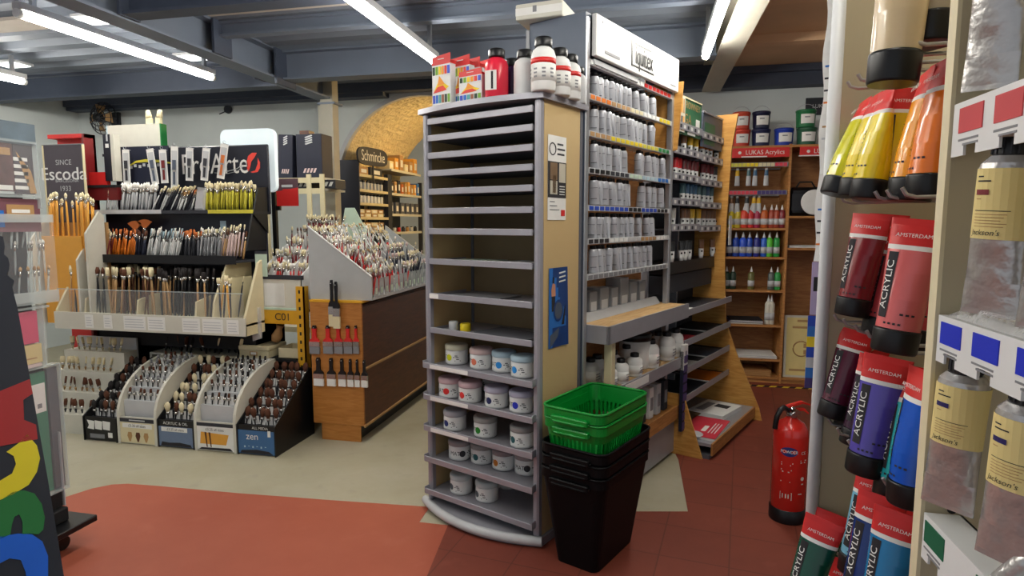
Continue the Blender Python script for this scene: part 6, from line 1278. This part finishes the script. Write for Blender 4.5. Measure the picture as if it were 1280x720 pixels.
def smallbox(d, w2, h, m): 
    k = (d, w2, h, m)
    if k not in CM: CM[k] = MB().cbox(-d/2, d/2, -w2/2, w2/2, 0, h, m, .003).box(d/2, d/2+.001, -w2*.3, w2*.3, h*.25, h*.7, 'paper' if m != 'paper' else 'ink').mesh('small_carton')
    return CM[k]
def smalljar(h, m, capm):
    k = (h, m, capm)
    if k not in CM: CM[k] = MB().lathe([(.02, 0), (.024, .004), (.024, h*.75), (.015, h*.82)], 12, m).lathe([(.016, h*.8), (.016, h)], 12, capm).mesh('small_jar')
    return CM[k]
for s, (z, rn) in enumerate(zip(za[1:3], ('second', 'third'))):
    for k in range(8): solo('small_jar', smalljar(.11, 'lightgrey' if s == 0 else 'paper', 'charcoal'), 'small pale jar, %s along the %s shelf below the oval sign' % (ORD[k], rn), 'jar', (XS-.07, ya+.05+(yb-ya-.1)*k/7, z-.004), 0, 'small jars in the passage')
solo('small_carton', smallbox(.2, .22, .09, 'tan'), 'tan carton on the shelf right under the oval sign', 'box', (XS-.12, ya+.15, za[0]-.004)); solo('small_carton', smallbox(.2, .34, .10, 'charcoal'), 'dark carton under the oval sign beside the tan one', 'box', (XS-.12, ya+.47, za[0]-.004))
for s, z in enumerate(za[3:5]):
    for k in range(4):
        for j in range(2): solo('small_carton', smallbox(.18, .15, .045, 'bristle' if (k+j) % 2 else 'tan'), 'small tan carton in stack %s on the %s shelf under the jars' % (ORD[k], ['first', 'second'][s]), 'box', (XS-.12, ya+.09+.17*k, z-.004+.046*j), 0, 'tan cartons under the jars')
n = 9
for k in range(n): solo('small_carton', smallbox(.14, .07, .13+.04*(k*7 % 3)/2, ['charcoal', 'tan', 'charcoal', 'orangebristle', 'tan', 'gold', 'tan', 'gold', 'posterblue'][k]), 'upright carton, %s along the top shelf of the further passage shelving' % ORD[k], 'box', (XS-.09, yc+.06+(yd-yc-.12)*k/(n-1), zbs[1]-.004), 0, 'upright cartons in the passage')
for k in range(6): solo('framed_card', MB().box(-.01, .0, -.06, .06, 0, .16, 'charcoal').box(0, .001, -.03, .03, .09, .14, 'paper').mesh('framed_card') if k == -1 else smallbox(.03, .10, .15, 'unitdark'), 'dark framed card, %s along the second shelf of the further passage shelving' % ORD[k], 'card', (XS-.05, yc+.07+(yd-yc-.14)*k/5, zbs[2]-.004), 0, 'framed cards in the passage')
for k in range(7): solo('small_jar', smalljar(.07, ['charcoal', 'lightgrey', 'red', 'charcoal', 'tan', 'lightgrey', 'charcoal'][k], 'black'), 'small pot, %s along the third shelf of the further passage shelving' % ORD[k], 'pot', (XS-.07, yc+.07+(yd-yc-.14)*k/6, zbs[3]-.004), 0, 'pots in the passage')
for k in range(6): solo('small_carton', smallbox(.16, .12, .10+.05*(k % 3), ['bristle', 'gold', 'tan', 'bristle', 'tan', 'gold'][k]), 'pale carton, %s on top of the further passage shelving' % ORD[k], 'box', (XS-.12, yc+.1+(yd-yc-.2)*k/5, zbs[0]+.0), 0, 'cartons on top of the passage shelving')
a = atx(447, 200, XS+.02); b = atx(484, 205, XS+.02); wl = b.y-a.y; zc = atx(465, 196, XS+.02).z
t = thing('oval_sign', 'dark rounded sign with white script above the passage jars', 'sign', (XS+.02, (a.y+b.y)/2, zc), (.03, 0, 0)); pts = [(wl/2*math.copysign(abs(math.cos(q*PI/16))**.45, math.cos(q*PI/16)), .10*math.copysign(abs(math.sin(q*PI/16))**.7, math.sin(q*PI/16))) for q in range(32)]
part('board', MB().prism(pts, -.015, .005, 'charcoal', YZ), t); part('lettering', MB().text('Schmincke', .17, frame((.006, 0, 0), (0, 1, 0), (1, 0, 0)), 'paper', .001, wl/.92), t, 'white script lettering')
part('bracket', MB().box(-.01, .0, -.012, .012, -.3, -.08, 'charcoal'), t)
# ================================================================= CLEAR CASTOR STAND, FAR LEFT
XC = -2.6
cs = thing('castor_stand', 'clear plastic display stand on a black castor base at the left edge', 'display stand', (XC, 1.9, 0))
def S_(mb): mb.v = [(x-XC, y-1.9, z) for x, y, z in mb.v]; return mb
part('base', S_(MB().cbox(-3.05, -2.50, 1.45, 2.27, .105, .135, 'black', .004).cbox(-3.0, -2.58, 1.5, 2.2, .135, .20, 'matblack', .006)), cs, 'black base board')
for x, y in ((-2.60, 2.17), (-2.95, 2.17), (-2.60, 1.55), (-2.95, 1.55)):
    w2 = part('castor', S_(MB().box(x-.012, x+.012, y-.025, y+.025, .06, .105, 'steel').lathe([(.02, .095), (.02, .105)], 10, 'steel', T(x, y, 0))), cs); part('wheel', S_(MB().lathe([(.03, -.012), (.034, -.008), (.034, .008), (.03, .012)], 16, 'black', T(x, y, .035) @ R(90, 'Y'))), w2)
def yz(px, py, x=XC): q = atx(px, py, x); return q.y, q.z
y1 = 2.23
part('core', S_(MB().box(-2.90, -2.66, 1.6, 2.17, .2, 1.62, 'charcoal')), cs)
part('lower_case', S_(MB().box(-2.63, -2.602, 1.6, 2.19, .205, .272, 'matblack').box(-2.66, -2.65, 1.6, 2.19, .272, .86, 'matblack').box(-2.61, -2.606, 1.6, y1, .28, .86, 'clear').box(-2.64, -2.60, y1-.004, y1, .28, .86, 'clearedge').box(-2.64, -2.60, 1.6, y1, .275, .283, 'clearedge').box(-2.64, -2.60, 1.6, y1, .86, .866, 'clearedge').box(-2.66, -2.60, 2.2, 2.204, .2, .55, 'lightgrey')), cs, 'clear lower case')
part('middle_case', S_(MB().box(-2.64, -2.605, 2.17, 2.174, .87, 1.14, 'clearedge').box(-2.66, -2.60, 1.6, 2.2, 1.125, 1.135, 'clearedge').box(-2.606, -2.602, 1.6, 2.18, .87, 1.12, 'clear')), cs)
part('brush_case', S_(MB().box(-2.70, -2.60, 1.6, 2.25, 1.145, 1.155, 'clearedge').box(-2.604, -2.60, 1.6, 2.25, 1.155, 1.52, 'clear').box(-2.70, -2.60, 2.246, 2.25, 1.155, 1.52, 'clear').box(-2.606, -2.598, 1.6, 2.25, 1.50, 1.535, 'clearedge').box(-2.606, -2.598, 1.6, 2.25, 1.155, 1.2, 'clearedge')), cs, 'clear brush case')
part('upper_case', S_(MB().box(-2.63, -2.60, 2.20, 2.204, 1.56, 1.84, 'clearedge').box(-2.604, -2.60, 1.6, 2.2, 1.61, 1.84, 'clear').box(-2.64, -2.60, 1.6, 2.2, 1.605, 1.615, 'clearedge').box(-2.64, -2.60, 1.6, 2.2, 1.835, 1.845, 'clearedge')), cs)
c('cloudgrey', 96, 112, 124, var=.35, scale=9); c('photomaroon', 92, 60, 62, var=.5, scale=22); c('plumcard', 120, 78, 88)
solo('picture_panel', MB().box(-2.635, -2.62, 1.55, yz(48, 160)[0], yz(40, 182)[1], yz(48, 156)[1], 'cloudgrey'), 'cloudy grey picture panel on top of the clear stand', 'picture')
solo('photo_card', MB().box(-2.63, -2.62, 1.6, yz(21, 200)[0], 1.63, 1.83, 'photomaroon').box(-2.62, -2.619, yz(0, 200)[0], yz(18, 200)[0], 1.78, 1.81, 'tan').box(-2.62, -2.619, 1.7, yz(18, 200)[0], 1.635, 1.655, 'paper'), 'dark red photo card in the top of the clear stand', 'card')
mb = MB().box(-2.63, -2.62, yz(21, 200)[0]+.003, 2.195, 1.62, 1.83, 'signgrey'); q0 = yz(22, 200)[0]
mb.add([(-2.619, q0+.01, 1.80), (-2.619, q0+.06, 1.625), (-2.619, q0+.09, 1.625), (-2.619, q0+.07, 1.72)], [(0, 1, 2, 3)], 'tan')
for k in range(5): mb.box(-2.62, -2.619, 2.11, 2.17, 1.64+.03*k, 1.655+.03*k, 'paper')
solo('photo_card', mb, 'grey card with an orange brush picture in the top of the clear stand', 'card')
mb = MB().box(-2.63, -2.62, 1.6, 2.21, 1.46, 1.60, 'plumcard'); a0, b0 = yz(13, 265)[0], yz(47, 265)[0]; mb.box(-2.62, -2.618, a0, b0, 1.515, 1.575, 'tan').box(-2.618, -2.617, a0+.02, b0-.02, 1.54, 1.555, 'paper'); mb.box(-2.62, -2.618, 1.75, yz(10, 275)[0], 1.48, 1.55, 'posterblue')
solo('plum_card', mb, 'plum coloured card with a tan badge behind the clear brushes', 'card')
for k in range(66):
    r2 = k // 22; y = 1.62+.029*(k % 22)+rnd.uniform(-.008, .008)
    put_brush(brush_me('clearedge', 'whitebristle' if r2 else 'tan', .15, .0045, False, .02, .006), (-2.66+rnd.uniform(-.02, .03), y, 1.160+.115*r2), (rnd.uniform(-.05, .1), rnd.uniform(-.1, .2), 1), 'clear capped brush in the clear stand at the left edge', 'clear capped brushes')
y0p = yz(20, 400)[0]
def book(z0, z1, yb_, m, label, extra=None):
    t = thing('book', label, 'book', (-2.64, 1.9, z0)); part('cover', MB().box(.0, .022, -.30, yb_-1.9, 0, z1-z0, m), t); part('pages', MB().box(.003, .018, yb_-1.9, yb_-1.9+.0015, .004, z1-z0-.004, 'paper'), t)
    if extra: part('print', extra, t)
c('bookpink', 206, 66, 106, rough=.35); c('bookcream', 216, 196, 138, rough=.5); c('bookgreen', 60, 130, 104, rough=.4)
book(.975, 1.115, 2.155, 'bookpink', 'bright pink book in the clear castor stand')
book(.885, .968, 2.165, 'bookcream', 'cream book below the pink one in the clear stand', MB().box(.022, .023, .18, .24, .02, .026, 'tan'))
book(.868, .882, 2.16, 'lid_pink', 'thin pale pink book under the cream one')
ym_ = yz(63, 500)[0]; t = thing('book', 'green book with a white label in the lower clear case', 'book', (-2.632, 1.9, .29)); part('cover', MB().box(.0, .012, -.28, ym_-1.9, 0, .55, 'bookgreen'), t); part('label', MB().box(.012, .013, ym_-1.9-.08, ym_-1.9-.005, .37, .5, 'paper').box(.013, .014, ym_-1.9-.045, ym_-1.9-.025, .39, .41, 'grey'), t)
solo('dark_panel', MB().box(-2.632, -2.612, ym_+.004, 2.22, .29, .85, 'unitdark'), 'dark grey glossy book beside the green one in the clear case', 'book')
# ================================================================= BLACK CUT-OUT BOARD, LEFT FOREGROUND
pA, pB, pC = atv(0, 290, 1.50), atv(0, 720, 1.18), atv(80, 720, 1.24)
nn = (pB-pA).cross(pC-pA).normalized()
if nn.dot(CAM-pA) < 0: nn = -nn
def onb(px, py, off=0): return pl(px, py, pA, nn)+nn*off
out = [(-95, 296), (-20, 288), (4, 296), (6, 308), (5, 318), (10, 322), (12, 330), (11, 338), (8, 343), (18, 351), (15, 358), (17, 366), (22, 385), (60, 600), (80, 720), (112, 930), (-140, 930), (-120, 600)]
fr_ = [onb(*q) for q in out]
fl = [q.copy() for q in fr_]
for i in (15, 16):                                # down to the floor along the board
    d = (fr_[i]-fr_[14 if i == 15 else 17]).normalized(); fr_[i] = fr_[14 if i == 15 else 17]+d*((fr_[14 if i == 15 else 17].z-.003)/-d.z)
cen = sum((q.xy.to_3d() for q in fr_), V())/len(fr_); root = thing('cutout_board', 'black leaning cut-out board with big coloured letters at the left edge', 'sign board', (cen.x, cen.y, 0))
def loc(pts): return [q-V((cen.x, cen.y, 0)) for q in pts]
c('boardblue', 16, 22, 36, rough=.45)
mb = MB(); a_ = loc(fr_); b_ = loc([q-nn*.035 for q in fr_]); k = len(a_)
mb.add(a_+b_, [tuple(range(k)), tuple(range(k, 2*k))[::-1]], 'boardblue'); mb.add(a_+b_, [(i, k+i, k+(i+1) % k, (i+1) % k) for i in range(k)], 'matblack')
part('board', mb, root)
base = fr_[15]; part('rear_strut', MB().tube(loc([onb(20, 420)-nn*.036, V((onb(20, 420).x-nn.x*.55, onb(20, 420).y-nn.y*.55, .01))]), .014, 'matblack', 6), root)
c('letred', 150, 32, 34, rough=.4); c('letyellow', 206, 190, 28, rough=.4); c('letgreen', 24, 104, 48, rough=.4); c('letblue', 10, 86, 190, rough=.4)
def letter(n, pts, m):
    lf = [onb(x, y, .0015) for x, y in pts]; lb_ = [onb(x, y, .0002) for x, y in pts]; k = len(pts)
    part(n, MB().add(loc(lf+lb_), [tuple(range(k))]+[(i, (i+1) % k, k+(i+1) % k, k+i) for i in range(k)], m), root, n.replace('_', ' '))
def sub(px0, pts): return pts
letter('red_letter', [(-60, 512), (0, 489), (37, 474), (41, 492), (29, 500), (30, 525), (45, 531), (47, 549), (0, 558), (-60, 572)], 'letred')
letter('yellow_letter', [(-60, 640), (-30, 634), (0, 625), (18, 617), (36, 606), (46, 590), (50, 573), (46, 557), (34, 543), (22, 555), (8, 565), (17, 570), (20, 580), (15, 592), (0, 601), (-30, 610), (-60, 616)], 'letyellow')
letter('green_letter', [(-20, 690), (-14, 650), (0, 626), (16, 615), (30, 613), (43, 617), (52, 630), (56, 647), (54, 662), (48, 668), (38, 667), (28, 668), (28, 652), (24, 643), (18, 646), (15, 655), (13, 668), (0, 674)], 'letgreen')
letter('blue_letter', [(-30, 790), (-30, 690), (-15, 678), (0, 671), (22, 667), (40, 668), (53, 677), (60, 695), (60, 720), (56, 760), (40, 770), (34, 735), (32, 715), (26, 700), (12, 698), (0, 704), (-10, 730)], 'letblue')
# ================================================================= BRUSHES: the 300 that show largest are things, the rest one mass
def shown(p, d, L):
    q = p+d*L*.6-CAM; v = q.dot(FW)
    return 0 if v < .1 or abs(q.dot(RT)/v) > .84 or abs(q.dot(UPV)/v) > .48 else L/v
def blen(me): return max(v.co.z for v in me.vertices)
LEN = {me.name: blen(me) for me in BR.values()}
order = sorted(BRUSHES, key=lambda b: -shown(b[1], b[5], min(LEN[b[0].name], .21)))
tot = {}
for b in BRUSHES: tot[b[4]] = tot.get(b[4], 0)+1
keep, used = [], {}
for b in order:
    if len(keep) < 298: keep.append(b)
kid = {id(b) for b in keep}
for me, p, e, label, group, d in keep: solo('paintbrush', me, label, 'paintbrush', p, e.to_euler(), group)
mass = MB()
for b in BRUSHES:
    if id(b) in kid: continue
    me, p, e = b[0], b[1], b[2]; M = MX.Translation(p) @ e.to_4x4(); n0 = len(mass.v)
    mass.v += [tuple(M @ v.co) for v in me.vertices]
    for q in me.polygons: mass.f.append(tuple(i+n0 for i in q.vertices)); mass.m.append(me.materials[q.material_index].name); mass.s.append(q.use_smooth)
tag(solo('paintbrush_mass', mass, 'remaining crowd of small paintbrushes filling the trays, bins and racks', 'paintbrushes'), kind='stuff')
